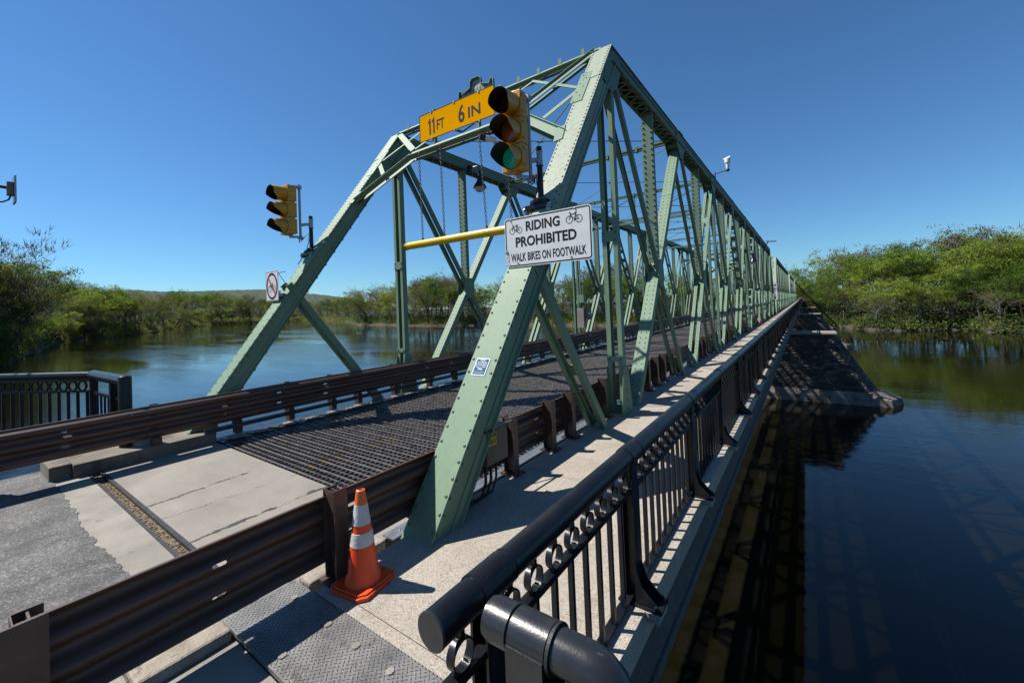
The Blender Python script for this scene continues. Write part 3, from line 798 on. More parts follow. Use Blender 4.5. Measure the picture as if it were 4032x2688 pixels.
for i, y in enumerate(ys):
    o = po if i == 0 else po.copy()
    if i: COL.objects.link(o)
    o.location = (0, y, 0)
    if i == 1: o['label'] = 'wide brown guardrail post at the lower left corner, with two bolt holes'
    if i == 2: o['label'] = 'brown guardrail post standing right behind the orange cone'
    if i == 3: o['label'] = 'brown guardrail post carrying the grey electrical box'
# wide splice plate with bolt holes on the corner post
def plate_with(name, y, w):
    mb = MB(); mb.box(-2.962, -2.955, y - w / 2, y + w / 2, .03, .70)
    for a, z in ((.03, .33), (-.04, .22)): mb.rivet((-2.955, y + a, z), (1, 0, 0), .018, .004, 1)
    o = mb.build(name, [M['brown'], M['blk']]); return o
q = plate_with('post_cover_plate', .22, .17); q.parent = None; tag(q, 'flat brown cover plate bolted on the corner guardrail post', 'cover plate')
# left posts with tube rail, base plates
lp = [-1.2, .4, 2.05, 3.2, 4.14, 5.05, 5.69, 6.72, 7.9, 8.9]
for k in range(2, 22):
    for q in (-.9, .25, 1.3, 2.2, 3.1): lp.append(yn(k) + q)
mb = MB(); mb.box(-8.62, -8.50, -.006, .006, .085, .66); mb.box(-8.505, -8.495, -.05, .05, .085, .72); mb.box(-8.625, -8.615, -.05, .05, .085, .72)
mb.box(-8.63, -8.49, -.07, .07, .21, .222); mb.box(-8.58, -8.44, -.055, .055, -.03, .20)
lpo = mb.build('guardrail_post', M['brown']); tag(lpo, 'short brown post under the river side guardrail', 'post', 'guardrail posts on the river side')
mb = MB(); mb.box(-8.46, -8.24, -.19, .04, -.062, -.045)
for a, b in ((-8.40, -.15), (-8.30, -.15), (-8.40, 0), (-8.30, 0)): mb.rivet((a, b, -.045), (0, 0, 1), .014)
lpp = mb.build('base_plate', M['conc'], lpo)
mb = MB(); mb.box(-8.40, -8.28, .22, .42, -.070, -.052)
for b in (.27, .37): mb.rivet((-8.34, b, -.052), (0, 0, 1), .014)
lpt = mb.build('tie_plate', M['conc'], lpo)
for i, y in enumerate(lp):
    if i == 0: o = lpo
    else:
        o = lpo.copy(); COL.objects.link(o)
        if y > 2.9:
            for q_ in (lpp, lpt):
                c = q_.copy(); COL.objects.link(c); c.parent = o
    o.location = (0, y, 0)
mb = MB(); mb.box(-8.44, -8.36, 2.66, YE, .095, .165); o = mb.build('tube_rail', M['darksteel']); tag(o, 'low square steel tube running under the river side guardrail', 'rail')
mb = MB(); mb.box(-8.66, -8.27, 2.86, YE, -.30, -.075)
for i in range(230):
    y = 2.9 + i * .2; mb.beam((-8.46, y, -.07), (-8.28, y + .1, -.07), .02, .012, lat=(0, 0, 1)); mb.beam((-8.46, y + .2, -.07), (-8.28, y + .1, -.07), .02, .012, lat=(0, 0, 1))
struct(mb.build('deck_edge_ledge', M['darksteel']))

# ------------------------------------------------------------------ pipe handrail of the footwalk
XH = -1.05; RP = .062; ZP = .985
hr = thing('handrail', 'black pipe handrail with rings and pickets along the outer edge of the footwalk', 'railing', (XH, 1, 0))
mb = MB(); mb.tube([(XH, .94, ZP), (XH, YE, ZP)], RP, 32); o = mb.build('top_pipe', M['black'], hr, smooth=True, autos=True)
mb = MB(); mb.lathe([(0, -.003), (RP - .003, -.003), (RP + .0015, 0), (RP + .0015, .006)], (XH, .94, ZP), 32, axis='y'); mb.build('end_cap', M['black_dusty'], hr)
posts = [1.24] + [2.80 + 1.83 * k for k in range(0, 115)]
mbb = MB(); mbb.box(XH - .055, XH + .004, 1.0, YE, .018, .038)
mbb.build('bottom_rail', M['black'], hr)
mbb = MB(); mbb.box(XH - .024, XH + .024, 1.0, YE, .734, .766); mbb.build('middle_rail', M['black'], hr)
# one post mesh
mb = MB()
mb.box(XH - .052, XH - .040, -.055, .055, .012, .93); mb.box(XH + .022, XH + .034, -.055, .055, .012, .93); mb.box(XH - .040, XH + .022, -.006, .006, .012, .93)
mb.lathe([(RP + .001, -.09), (RP + .006, -.088), (RP + .006, .088), (RP + .001, .09)], (XH, 0, ZP), 28, axis='y')
mb.lathe([(RP + .001, .11), (RP + .004, .112), (RP + .004, .118), (RP + .001, .12)], (XH, 0, ZP), 28, axis='y')
mb.box(XH - .09, XH + .20, -.085, .085, .0, .014)
for a in (-.06, .06): mb.prism([(XH + .034, .014), (XH + .19, .014), (XH + .14, .06), (XH + .07, .13), (XH + .034, .24)], (0, a + .005, 0), (1, 0, 0), (0, 0, 1), .010)
for a in (-.065, .065): mb.rivet((XH + .165, a, .014), (0, 0, 1), .018, .03)
mb.rivet((XH - .072, .0, .014), (0, 0, 1), .012, .014)
mb.box(XH + .085, XH + .19, -.095, .095, -.055, -.001, 1)
pp = mb.build('post', [M['black'], M['walk']], hr); pp.data.polygons.foreach_set('use_smooth', [False] * len(pp.data.polygons))
pm = pp.data
pp.location.y += posts[1]
def cpart(o, y):
    c = o.copy(); COL.objects.link(c); c.location.y = y; return c
for y in [posts[0]] + posts[2:100]:
    cpart(pp, y)
# pickets and rings
pk = MB(); pk.box(XH - .030, XH - .002, -.013, .013, .038, .734); pk0 = pk.build('picket', M['black'], hr)
rg = MB(); rg.ring((XH, 0, .824), .056, .006, (0, 1, 0), (0, 0, 1), .036, 24)
rg.box(XH - .016, XH + .016, -.008, .008, .760, .772); rg.box(XH - .014, XH + .014, -.010, .010, .876, .93); rg.prism([(-.03, .766), (-.018, .766), (-.024, .79)], (XH - .012, 0, 0), (0, 1, 0), (0, 0, 1), .024); rg.prism([(.018, .766), (.03, .766), (.024, .79)], (XH - .012, 0, 0), (0, 1, 0), (0, 0, 1), .024); rg0 = rg.build('ring', M['black'], hr, smooth=True, autos=True)
py = [] ; ry = []
allp = [posts[0]] + posts[1:]
for a, b in zip(allp[:-1], allp[1:]):
    n = 10 if b - a > 1.6 else 8
    st = (b - a) / (n + 1)
    for i in range(1, n + 1): py.append(a + st * i)
    nr = 10 if b - a > 1.6 else 8
    g0 = .13; sr = (b - a - 2 * g0) / (nr - 1)
    for i in range(nr): ry.append(a + g0 + sr * i)
ry = [1.075] + ry
for i, y in enumerate(py[:98]):
    if i == 0: pk0.location.y += y
    else: cpart(pk0, y)
rest = MB()
for y in py[98:700]: rest.box(XH - .030, XH - .002, y - .013, y + .013, .038, .734)
o = rest.build('pickets_beyond', M['black'], hr); o['kind'] = 'stuff'
for i, y in enumerate(ry[:98]):
    if i == 0: rg0.location.y += y
    else: cpart(rg0, y)
rest = MB()
for y in ry[98:500]: rest.ring((XH, y, .824), .056, .006, (0, 1, 0), (0, 0, 1), .036, 12)
o = rest.build('rings_beyond', M['black_dusty'], hr); o['kind'] = 'stuff'

# short return rail: pipe along +x that elbows down
h2 = thing('return_rail', 'short black pipe rail with an elbow turning down, at the lower right corner', 'railing', (-.7, 1.13, 0))
YH = 1.105
mb = MB(); mb.tube([(-.925, YH, ZP), (-.56, YH, ZP), (-.525, YH, ZP - .008), (-.50, YH, ZP - .028), (-.488, YH, ZP - .06), (-.482, YH, ZP - .10), (-.47, YH, -.55)], RP, 32)
o = mb.build('pipe', M['black_dusty'], h2, smooth=True, autos=True)
mb = MB(); mb.lathe([(.02, -.012), (RP + .002, -.012), (RP + .007, -.008), (RP + .007, .075), (RP + .002, .077)], (-.90, YH, ZP), 32, axis='x'); mb.lathe([(RP + .001, 0), (RP + .008, .002), (RP + .008, .135), (RP + .001, .137)], (-.815, YH, ZP), 32, axis='x')
mb.lathe([(.0, -.012), (RP + .002, -.012)], (-.90, YH, ZP), 32, axis='x')
mb.build('sleeve', M['black_dusty'], h2, smooth=True, autos=True)
mb = MB(); mb.lathe([(RP + .001, 0), (RP + .010, .0), (RP + .010, .011), (RP + .001, .011)], (-.675, YH, ZP), 32, axis='x'); mb.build('joint_ring', M['rubber'], h2)
mb = MB(); mb.box(-.815, -.68, YH - RP - .014, YH - RP - .004, .30, ZP); mb.box(-.815, -.68, YH + .05, YH + .06, -.2, ZP - .02); mb.box(-.753, -.742, YH - RP, YH + .05, -.2, ZP - .06)
mb.rivet((-.79, YH - RP - .014, .80), (0, -1, 0), .016, .016); mb.build('strap_plate', M['black_dusty'], h2)
mb = MB()
mb.box(-.70, -.42, YH - .02, YH + .02, .70, .716)
for k in range(1): mb.ring((-.60, YH, .82), .07, .006, (1, 0, 0), (0, 0, 1), .036, 24)
mb.build('ring_band', M['black'], h2)

# ------------------------------------------------------------------ black railing on the far left
lr = thing('corner_railing', 'black picket railing with a thick round end post on the far side of the road', 'railing', (-10.5, 1.6, 0))
zt = 1.12; A = Vector((-12.6, .56, zt)); Bc = Vector((-10.55, 1.68, zt)); Cc = Vector((-8.86, 1.76, zt))
A = Bc + (A - Bc) * 2.2
mb = MB(); mb.tube([A, Bc], .065, 20); mb.tube([Bc - Vector((.04, 0, 0)), Cc], .085, 20); mb.lathe([(0.0, .09), (.05, .085), (.078, .07), (.085, .04), (.085, -1.25)], Cc, 24)
mb.build('pipe', M['black'], lr, smooth=True, autos=True)
mb = MB()
d = (Bc - A).normalized(); n_ = int((Bc - A).length / .2)
for i in range(n_ + 1):
    p = A + d * (.2 * i); mb.box(p.x - .022, p.x + .022, p.y - .022, p.y + .022, .05, zt - .30)
mb.beam(A + Vector((0, 0, -.29)), Bc + Vector((0, 0, -.29)), .045, .022, lat=(0, 0, 1)); mb.beam(A + Vector((0, 0, -.085)), Bc + Vector((0, 0, -.085)), .045, .03, lat=(0, 0, 1))
mb.beam(A + Vector((0, 0, -1.06)), Bc + Vector((0, 0, -1.06)), .05, .03, lat=(0, 0, 1))
for i in range(n_):
    p = A + d * (.2 * i + .1) + Vector((0, 0, -.19)); mb.ring(p, .095, .02, d, (0, 0, 1), .03, 20)
for q in (Bc, (Bc + Cc) / 2 + Vector((.35, 0, 0))): mb.box(q.x - .05, q.x + .05, q.y - .05, q.y + .05, -.1, zt - .05)
for i in range(7):
    p = Bc + (Cc - Bc) * ((i + 1) / 8); mb.box(p.x - .014, p.x + .014, p.y - .014, p.y + .014, .05, zt - .32)
mb.beam(Bc + Vector((0, 0, -.31)), Cc + Vector((0, 0, -.31)), .06, .05, lat=(0, 0, 1)); mb.beam(Bc + Vector((0, 0, -1.06)), Cc + Vector((0, 0, -1.06)), .05, .04, lat=(0, 0, 1))
mb.build('pickets_and_rings', M['black'], lr)
mb = MB(); mb.prism([(A.x, A.y - .2), (Bc.x + .1, Bc.y - .25), (-9.3, 1.45), (-9.3, 1.9), (Bc.x, Bc.y + .15), (A.x, A.y + .2)], (0, 0, -.35), (1, 0, 0), (0, 1, 0), .32)
struct(mb.build('left_ledge', M['conc']))

# ------------------------------------------------------------------ traffic cones
def cone(loc, label, rot=0):
    t = thing('traffic_cone', label, 'traffic cone', (0, 0, 0))
    mb = MB(); r = .185
    out = [(-r + .05, -r), (r - .05, -r), (r, -r + .05), (r, r - .05), (r - .05, r), (-r + .05, r), (-r, r - .05), (-r, -r + .05)]
    mb.prism(out, (0, 0, 0), (1, 0, 0), (0, 1, 0), .028)
    mb.prism([(a * .9, b * .9) for a, b in out], (0, 0, .028), (1, 0, 0), (0, 1, 0), .012)
    mb.build('base', M['conep'], t, bevel=.008)
    R = lambda z: .130 + (.030 - .130) * (z / .70) if z > .1 else .130 - .0145 * (z / .1)
    def seg(z0, z1, mat, nm, e=0):
        mb = MB(); mb.lathe([(R(z0) + e - .004, z0), (R(z0) + e, z0 + .001)] + [(R(z0 + (z1 - z0) * k / 6) + e, z0 + (z1 - z0) * k / 6) for k in range(1, 6)] + [(R(z1) + e, z1 - .001), (R(z1) + e - .004, z1)], n=40)
        mb.build(nm, mat, t, smooth=True, autos=True)
    mb = MB(); mb.lathe([(.135, .038), (.127, .07)] + [(R(z) , z) for z in (.1, .2, .3, .4, .5, .6)], n=40); mb.build('body', M['conep'], t, smooth=True)
    seg(.60, .70, M['conetip'], 'tip', .002)
    mb = MB(); mb.lathe([(.0305, .699), (.022, .704), (.018, .69), (.016, .6)], n=24); mb.build('mouth', M['conetip'], t)
    seg(.455, .60, M['collar'], 'upper_collar', .003); seg(.305, .40, M['collar'], 'lower_collar', .003)
    fr = None
    mb = MB()
    for k, (ch, z) in enumerate((('T', .27), ('T', .235), ('F', .16), ('F', .125))):
        ang = radians(-112); rr_ = R(z) + .002
        O = Vector((rr_ * cos(ang), rr_ * sin(ang), z)); U = Vector((-sin(ang), cos(ang), 0))
        mb_U, mb_V = Vector((0, 0, -1)), U
        put_text(mb, ch, -.012, .012, -.014, .014, (O, -mb_V * -1, Vector((0, 0, 1))), .001, .03)
    mb.build('marking', M['blk'], t)
    t.location = loc; t.rotation_euler.z = rot
    return t
c1 = cone((-2.82, 1.875, .0), 'orange traffic cone with two white collars in front of the leaning green end post', radians(8))
cc = copy_tree(c1, (0, 0, 0)); cc.location = (-2.80, 35.3, 0); cc['label'] = 'small distant orange cone far down the footwalk against the truss'

# ------------------------------------------------------------------ signs
def rr_poly(w_, h_, r, n=5):
    pts = []
    for cx, cz, a0 in ((w_ - r, r, -90), (w_ - r, h_ - r, 0), (r, h_ - r, 90), (r, r, 180)):
        for k in range(n + 1):
            a = radians(a0 + 90 * k / n); pts.append((cx + r * cos(a), cz + r * sin(a)))
    return pts
def border(mb, w_, h_, inset, r, wid, frame, t):
    o = rr_poly(w_ - 2 * inset, h_ - 2 * inset, r); i = rr_poly(w_ - 2 * inset - 2 * wid, h_ - 2 * inset - 2 * wid, max(r - wid, .004))
    O, U, V = (Vector(q) for q in frame); W = U.cross(V)
    vs = [O + U * (a + inset) + V * (b + inset) + W * t for a, b in o] + [O + U * (a + inset + wid) + V * (b + inset + wid) + W * t for a, b in i]
    n = len(o); mb.add(vs, [(k, (k + 1) % n, n + (k + 1) % n, n + k) for k in range(n)])
def sign(name, label, x0, x1, z0, z1, y, facem, th=.004, r=.04):
    t = thing(name, label, 'sign', (x0, y, z0)); fr = ((x0, y, z0), (1, 0, 0), (0, 0, 1)); w_, h_ = x1 - x0, z1 - z0
    mb = MB(); mb.prism(rr_poly(w_, h_, r), (x0, y, z0), (1, 0, 0), (0, 0, 1), th); mb.build('panel', facem, t)
    # prism thickness goes along U x V = -y, so the face is at y - th
    return t, ((x0, y - th, z0), (1, 0, 0), (0, 0, 1)), w_, h_
# riding prohibited
t, fr, W_, H_ = sign('footwalk_sign', 'white RIDING PROHIBITED sign on the leaning green end post', -3.10, -1.897, 2.535, 3.155, 4.262, M['white'], r=.045)
mb = MB(); border(mb, W_, H_, .012, .038, .014, fr, .0012)
put_text(mb, 'RIDING', .325, .800, .430, .552, fr, .0015, .028)
put_text(mb, 'PROHIBITED', .165, 1.010, .245, .372, fr, .0015, .028)
put_text(mb, 'WALK BIKES ON FOOTWALK', .085, 1.125, .068, .172, fr, .0015, .018)
bicycle(mb, .172, .478, .105, fr, 1); bicycle(mb, .985, .500, .115, fr, 1)
mb.build('lettering', M['blk'], t)
mb = MB()
for a, b in ((.185, .052), (.93, .052), (.1, .59), (1.0, .6)): mb.rivet(Vector(fr[0]) + Vector((a, -.002, b)), (0, -1, 0), .012)
mb.rivet(Vector(fr[0]) + Vector((.02, -.002, .2)), (0, -1, 0), .02)
mb.build('bolts', M['galv'], t)
# torn sheeting at the left edge
mb = MB(); pts = [(.0, .02), (.05, .0), (.07, .03), (.05, .06), (.06, .10), (.045, .2), (.03, .22), (.0, .19)]
mb.prism([(a, b + .01) for a, b in pts], (fr[0][0] + .002, fr[0][1], fr[0][2]), (1, 0, 0), (0, 0, 1), .003); mb.build('torn_sheeting', basic('scuffed_white', (.62, .62, .62), (.8, .8, .8), 30, .6, 0, .5, 40), t)
mb = MB(); mb.box(-2.98, -2.90, 4.264, 4.46, 2.60, 2.66); mb.box(-2.95, -2.87, 4.264, 4.70, 3.02, 3.07); mb.build('bracket', M['galv'], t)
# clearance board
t, fr, W_, H_ = sign('clearance_sign', 'amber 11FT 6IN clearance board on the portal', -7.15, -4.935, 5.925, 6.555, 6.62, M['signorange'], r=.02)
mb = MB(); border(mb, W_, H_, .0, .02, .022, fr, .001)

for x_ in (.345, .47): strip(mb, [(x_, .12), (x_, .455)], .048, fr, .0015); strip(mb, [(x_ - .052, .385), (x_, .45)], .036, fr, .0014)
put_text(mb, 'FT', .56, .80, .155, .385, fr, .0015, .02)
put_text(mb, '6', 1.22, 1.40, .11, .50, fr, .0015, .02); put_text(mb, 'IN', 1.50, 1.84, .145, .38, fr, .0015, .02)
mb.build('lettering', M['blk'], t)
mb = MB()
for a in (.4, 1.1, 1.8):
    for b in (.01, .62): mb.box(fr[0][0] + a - .015, fr[0][0] + a + .015, fr[0][1] - .012, fr[0][1] + .03, fr[0][2] + b - .03, fr[0][2] + b + .02)
mb.build('clips', M['galv'], t)
mb = MB()
for a in (-6.7, -5.4): mb.box(a - .03, a + .03, 6.622, 6.70, 5.7, 6.6)
mb.build('bracket', M['green2'], t)
# no cycling sign
t, fr, W_, H_ = sign('no_cycling_sign', 'white no cycling sign with a red ring on the river side end post', -9.29, -8.755, 2.365, 2.98, 4.10, M['white'], r=.03)
mb = MB(); border(mb, W_, H_, .006, .028, .008, fr, .001); bicycle(mb, W_ / 2, H_ / 2 - .02, .17, fr, 1, .05); mb.build('bicycle_symbol', M['blk'], t)
mb = MB(); strip(mb, circle_pts(W_ / 2, H_ / 2, .215, .255, 40), .042, fr, .003); strip(mb, [(W_ / 2 - .15, H_ / 2 + .18), (W_ / 2 + .15, H_ / 2 - .18)], .040, fr, .0032); mb.build('red_ring', M['red'], t)
mb = MB(); mb.box(-8.76, -8.74 + .3, 4.085, 4.10, 2.92, 2.935); mb.box(-8.95, -8.8, 4.101, 4.25, 2.45, 2.52); mb.tube([(-8.74, 4.09, 2.93), (-8.88, 4.38, 2.62)], .007, 6); mb.build('bracket', M['galv'], t)
# blue notice on the end post cover
bt = thing('blue_notice', 'small blue notice with white text fixed low on the leaning green end post', 'notice', (-2.9, 3.46, 1.4))
def PC(x, t_, off): p = PPt(x, t_, off); return p
U = Vector((1, 0, 0)); Vv = Vector((0, 4.895, ZT)).normalized(); O = PPt(-3.005, .1925, .006)
fr = (O, U, Vv); W_ = .185; H_ = .205
mb = MB(); mb.prism(rr_poly(W_, H_, .008), O - PN * .003 + PN * 0, U, Vv, -.004 if U.cross(Vv).dot(PN) < 0 else .004); mb.build('panel', M['white'], bt)
Wn = U.cross(Vv)
sg = 1 if Wn.dot(PN) > 0 else -1
mb = MB(); a = [(.009, .009), (W_ - .009, .009), (W_ - .009, H_ - .009), (.009, H_ - .009)]
mb.add([O + U * p + Vv * q + PN * .0025 for p, q in a], [(0, 1, 2, 3)]); mb.build('blue_field', M['blue'], bt)
mb = MB()
def ptn(s, x0_, x1_, z0_, z1_, off=.004): put_text(mb, s, x0_, x1_, z0_, z1_, (O + PN * .0025, U, Vv), .0012 * sg, off)
ptn('CRISIS', .055, .13, .172, .188); ptn('COUNSELING', .025, .16, .146, .162); ptn('IS AVAILABLE', .018, .167, .120, .136)
ptn('CALL or TEXT', .025, .16, .094, .110); ptn('988', .06, .125, .064, .084); ptn('Dial or text from anywhere', .02, .165, .036, .046, 0); ptn('at any hour of the day', .03, .155, .020, .030, 0)
mb.build('lettering', M['white'], bt)

# builder's plaque above the portal
t = thing('builder_plaque', 'green cast 1904 BUILT BY crest standing on top of the portal behind the clearance board', 'plaque', (-5.84, 7.35, 6.95))
pz = 6.66; O = Vector((-5.84, 7.18, pz))
out = [(-.55, 0), (.55, 0), (.55, .50), (.47, .50), (.45, .42), (.16, .44), (.16, .60), (.08, .66), (-.08, .66), (-.16, .60), (-.16, .46), (-.45, .25), (-.47, .33), (-.55, .30)]
out = [(-.55, 0), (.55, 0), (.55, .40), (.51, .44), (.45, .40), (.43, .33), (.17, .42), (.17, .56), (.10, .62), (-.10, .62), (-.17, .56), (-.17, .42), (-.43, .33), (-.45, .40), (-.51, .44), (-.55, .40)]
out = [(a * .92, b * .92) for a, b in out]
mb = MB(); mb.prism(out, O, (1, 0, 0), (0, 0, 1), .02)
for (a, b), (c, d_) in zip(out, out[1:] + out[:1]):
    mb.beam(O + Vector((a, -.045, b)), O + Vector((c, -.045, d_)), .05, .014, lat=(0, 1, 0))
for s_ in (-1, 1): mb.tube([O + Vector((s_ * .50, -.03, .35)), O + Vector((s_ * .50, -.06, .35))], .022, 10)
mb.build('crest', M['green2'], t)
mb = MB(); mb.prism([(a * .84, .02 + b * .84) for a, b in out], O + Vector((0, -.021, 0)), (1, 0, 0), (0, 0, 1), .004); mb.build('face', M['palegreen'], t)
mb = MB(); fr = (O + Vector((0, -.0255, 0)), (1, 0, 0), (0, 0, 1)); put_text(mb, '1904', -.12, .12, .40, .46, fr, .003, .02); put_text(mb, 'BUILT BY', -.22, .22, .28, .345, fr, .003, .02); mb.build('lettering', M['darksteel'], t)

# ------------------------------------------------------------------ height bar on chains
t = thing('clearance_bar', 'yellow clearance tube hanging on chains below the portal', 'clearance bar', (-5.9, 6.42, 3.54))
mb = MB(); mb.tube([(-7.56, 6.42, 3.545), (-4.22, 6.42, 3.53)], .083, 28)
for x in (-7.27, -6.96, -6.3, -5.12, -4.5): mb.lathe([(.083, -.004), (.0855, -.003), (.0855, .003), (.083, .004)], (x, 6.42, 3.54), 28, axis='x')
mb.build('tube', M['baryellow'], t, smooth=True, autos=True)
mb = MB(); mb.lathe([(0, -.004), (.083, -.004), (.088, 0), (.088, .09), (.083, .092)], (-7.565, 6.42, 3.545), 28, axis='x'); mb.build('end_cap', basic('dull_yellow', (.42, .24, .02), (.5, .3, .02), 6, .5), t, smooth=True, autos=True)
def chain(x0, z0, x1, z1, y, n):
    mb = MB(); st = Vector((x1 - x0, 0, z1 - z0)) / n
    for i in range(n):
        c = Vector((x0, y, z0)) + st * (i + .5); a = (i % 2) * pi / 2 + .5; u = Vector((cos(a), sin(a), 0)); L_ = st.length * .68; w_ = .022
        pts = [c + u * (w_ * cos(q)) + Vector((0, 0, L_ * sin(q))) for q in [2 * pi * k / 8 for k in range(9)]]
        mb.tube(pts, .006, 5, cap=False)
    return mb
for i, (xt_, xb_) in enumerate(((-6.99, -6.96), (-6.32, -6.28), (-5.22, -5.11), (-4.55, -4.5))):
    ch = chain(xb_, 3.63, xt_, 5.62, 6.42, 42); ch.tube([(xb_, 6.42, 3.60), (xb_, 6.42, 3.66)], .02, 8); ch.build('chain', basic('rusty_chain', (.20, .17, .14), (.32, .28, .24), 30, .5, .5, 0, 60, (.22, .09, .03), 6, (.5, .6)) if i == 0 else bpy.data.materials['rusty_chain'], t)

# ------------------------------------------------------------------ traffic signals
def signal(label, cx, cy, cz, yaw, px, py, side, lit_in=True):
    """cx,cy,cz centre of the housing front; px,py the black mast foot on the end post"""
    t = thing('traffic_signal', label, 'traffic light', (px, py, 3.6))
    Rm = Matrix.Translation((cx, cy, cz)) @ Matrix.Rotation(yaw, 4, 'Z')
    P = lambda x, y, z: Rm @ Vector((x, y, z))
    def xf(mb):
        mb.v = [tuple(Rm @ Vector(q)) for q in mb.v]; return mb
    mb = MB()
    for k in (-1, 0, 1):
        mb.box(-.168, .168, 0, .15, k * .362 - .178, k * .362 + .178); mb.box(-.15, .15, .15, .21, k * .362 - .165, k * .362 + .165)
        mb.lathe([(.165, -.008), (.165, .004), (.152, .006)], (0, 0, k * .362), 32, axis='y')
    mb.box(-.06, .06, .02, .16, .541, .56); mb.box(-.06, .06, .02, .16, -.56, -.541)
    for k in (-1, 0, 1):
        for s_ in (-1, 1): mb.box(s_ * .175 - .012, s_ * .175 + .012, .03, .06, k * .362 + .09, k * .362 + .13); mb.box(s_ * .175 - .012, s_ * .175 + .012, .03, .06, k * .362 - .13, k * .362 - .09)
    xf(mb).build('housing', M['sigyellow'], t, bevel=.012)
    for k, lm, nm in ((1, 'lensred', 'red_lens'), (0, 'lensamber', 'amber_lens'), (-1, 'lensgreen', 'green_lens')):
        mb = MB(); mb.lathe([(.0, -.028), (.06, -.025), (.11, -.016), (.148, 0)], (0, 0, k * .362), 32, axis='y'); ln_ = xf(mb).build(nm, M[lm], t, smooth=True)
        # cutaway visor, long at the top and short at the bottom
        mb = MB(); n = 40; r0 = .156; full = (k == 1)
        rows = []
        for j in range(n + 1):
            a = 2 * pi * j / n - pi / 2         # -90 deg = bottom
            h = (sin(a) + 1) / 2
            ln = .05 + .25 * max(0, min(1, (h - .12) / .45)) ** .8 if not full else .16 + .14 * min(1, h * 2.5)
            if not full and h < .12: ln = .03
            rows.append((a, ln))
        for th, mi in ((0, 0), (-.004, 1)):
            b = len(mb.v)
            for a, ln in rows:
                for y in (0, -ln):
                    dz = -.03 * (-y / .3)
                    mb.v.append(((r0 + th) * cos(a), y, k * .362 + (r0 + th) * sin(a) + dz))
            for j in range(n): mb.f.append([b + 2 * j, b + 2 * j + 1, b + 2 * j + 3, b + 2 * j + 2]); mb.m.append(mi)
        o = xf(mb).build('visor', [M['sigyellow'], M['rubber']], ln_); o.data.polygons.foreach_set('use_smooth', [True] * len(o.data.polygons))
    # galvanised mounting tube and arms
    tb = P(.11 * side, .30, 0)
    mb = MB(); mb.tube([(tb.x, tb.y, cz + .60), (tb.x, tb.y, cz - .60)], .027, 14)
    for z in (cz + .55, cz - .585):
        q = P(0, .10, 0); mb.beam((q.x, q.y, z), (tb.x, tb.y, z), .05, .04, lat=(0, 0, 1))
    mb.box(tb.x - .04, tb.x + .04, tb.y - .04, tb.y + .04, cz - .64, cz - .56); mb.box(tb.x - .036, tb.x + .036, tb.y - .036, tb.y + .036, cz + .50, cz + .58)
    zz = 4.08
    mb.beam((tb.x, tb.y, zz), (px, py, zz + .02), .05, .07, lat=(0, 0, 1)); mb.lathe([(.055, -.1), (.055, -.085), (.048, -.08), (.048, .08), (.055, .085), (.055, .1)], (px, py, zz + .03), 16)
    mb.build('mounting_tube', M['galv'], t, smooth=True, autos=True)
    mb = MB(); mb.tube([(px, py, 3.50), (px, py, 4.28)], .042, 16); mb.prism([(-.16, -.10), (.16, -.10), (.16, .0), (.05, .06), (-.05, .06), (-.16, .02)], (px, py - .02, 3.50), (1, 0, 0), (0, 0, 1), .03)
    mb.box(px - .17, px + .17, py - .16, py + .05, 3.38, 3.44); mb.tube([(px - .1, py - .1, 3.46), (px + .08, py - .12, 3.50), (px + .18, py - .1, 3.40)], .035, 10)
    mb.build('mast', M['black'], t, smooth=True, autos=True)
    mb = MB()
    for s_ in (-1, 1): mb.box(px + s_ * .19 - .035, px + s_ * .19 + .035, py - .14, py - .04, 3.34, 3.44); mb.rivet((px + s_ * .19, py - .14, 3.39), (0, -1, 0), .028, .03)
    mb.build('clamp', M['galv'], t)
    mb = MB(); mb.tube([(tb.x - .05, tb.y, cz - .62), (tb.x - .02, tb.y - .02, cz - .70), (tb.x + .06, tb.y, cz - .66), (px - .05, py - .03, 3.9), (px - .02, py - .05, 3.7), (px - .06, py - .1, 3.45), (px - .14, py - .25, 3.18)], .009, 6)
    mb.build('cable', M['rubber'], t, smooth=True)
    return t
signal('yellow traffic signal showing green on the near end post above the RIDING PROHIBITED sign', -3.16, 4.58, 4.42, radians(3), -2.975, 4.99, 1)
signal('yellow traffic signal on the river side end post, seen mostly from its side', -9.30, 4.52, 4.39, radians(5), -9.06, 4.99, 1)

# ------------------------------------------------------------------ small equipment
t = thing('portal_camera', 'small white bullet camera hanging below the portal next to the traffic signal', 'camera', (-5.0, 6.6, 5.4))
mb = MB(); mb.tube([(-5.14, 6.46, 5.47), (-4.98, 6.66, 5.43)], .055, 16); mb.build('body', M['white'], t, smooth=True, autos=True)
mb = MB(); mb.tube([(-5.19, 6.40, 5.482), (-5.12, 6.49, 5.465)], .062, 16); mb.build('hood', M['rubber'], t, smooth=True, autos=True)
mb = MB(); mb.lathe([(.0, -.05), (.045, -.03), (.05, 0), (.045, .03), (0, .05)], (-4.97, 6.66, 5.34), 14); mb.box(-5.02, -4.95, 6.62, 6.69, 5.20, 5.30); mb.tube([(-4.95, 6.66, 5.34), (-4.72, 6.66, 5.36), (-4.66, 6.66, 5.60)], .018, 8); mb.build('mount', M['galv'], t)

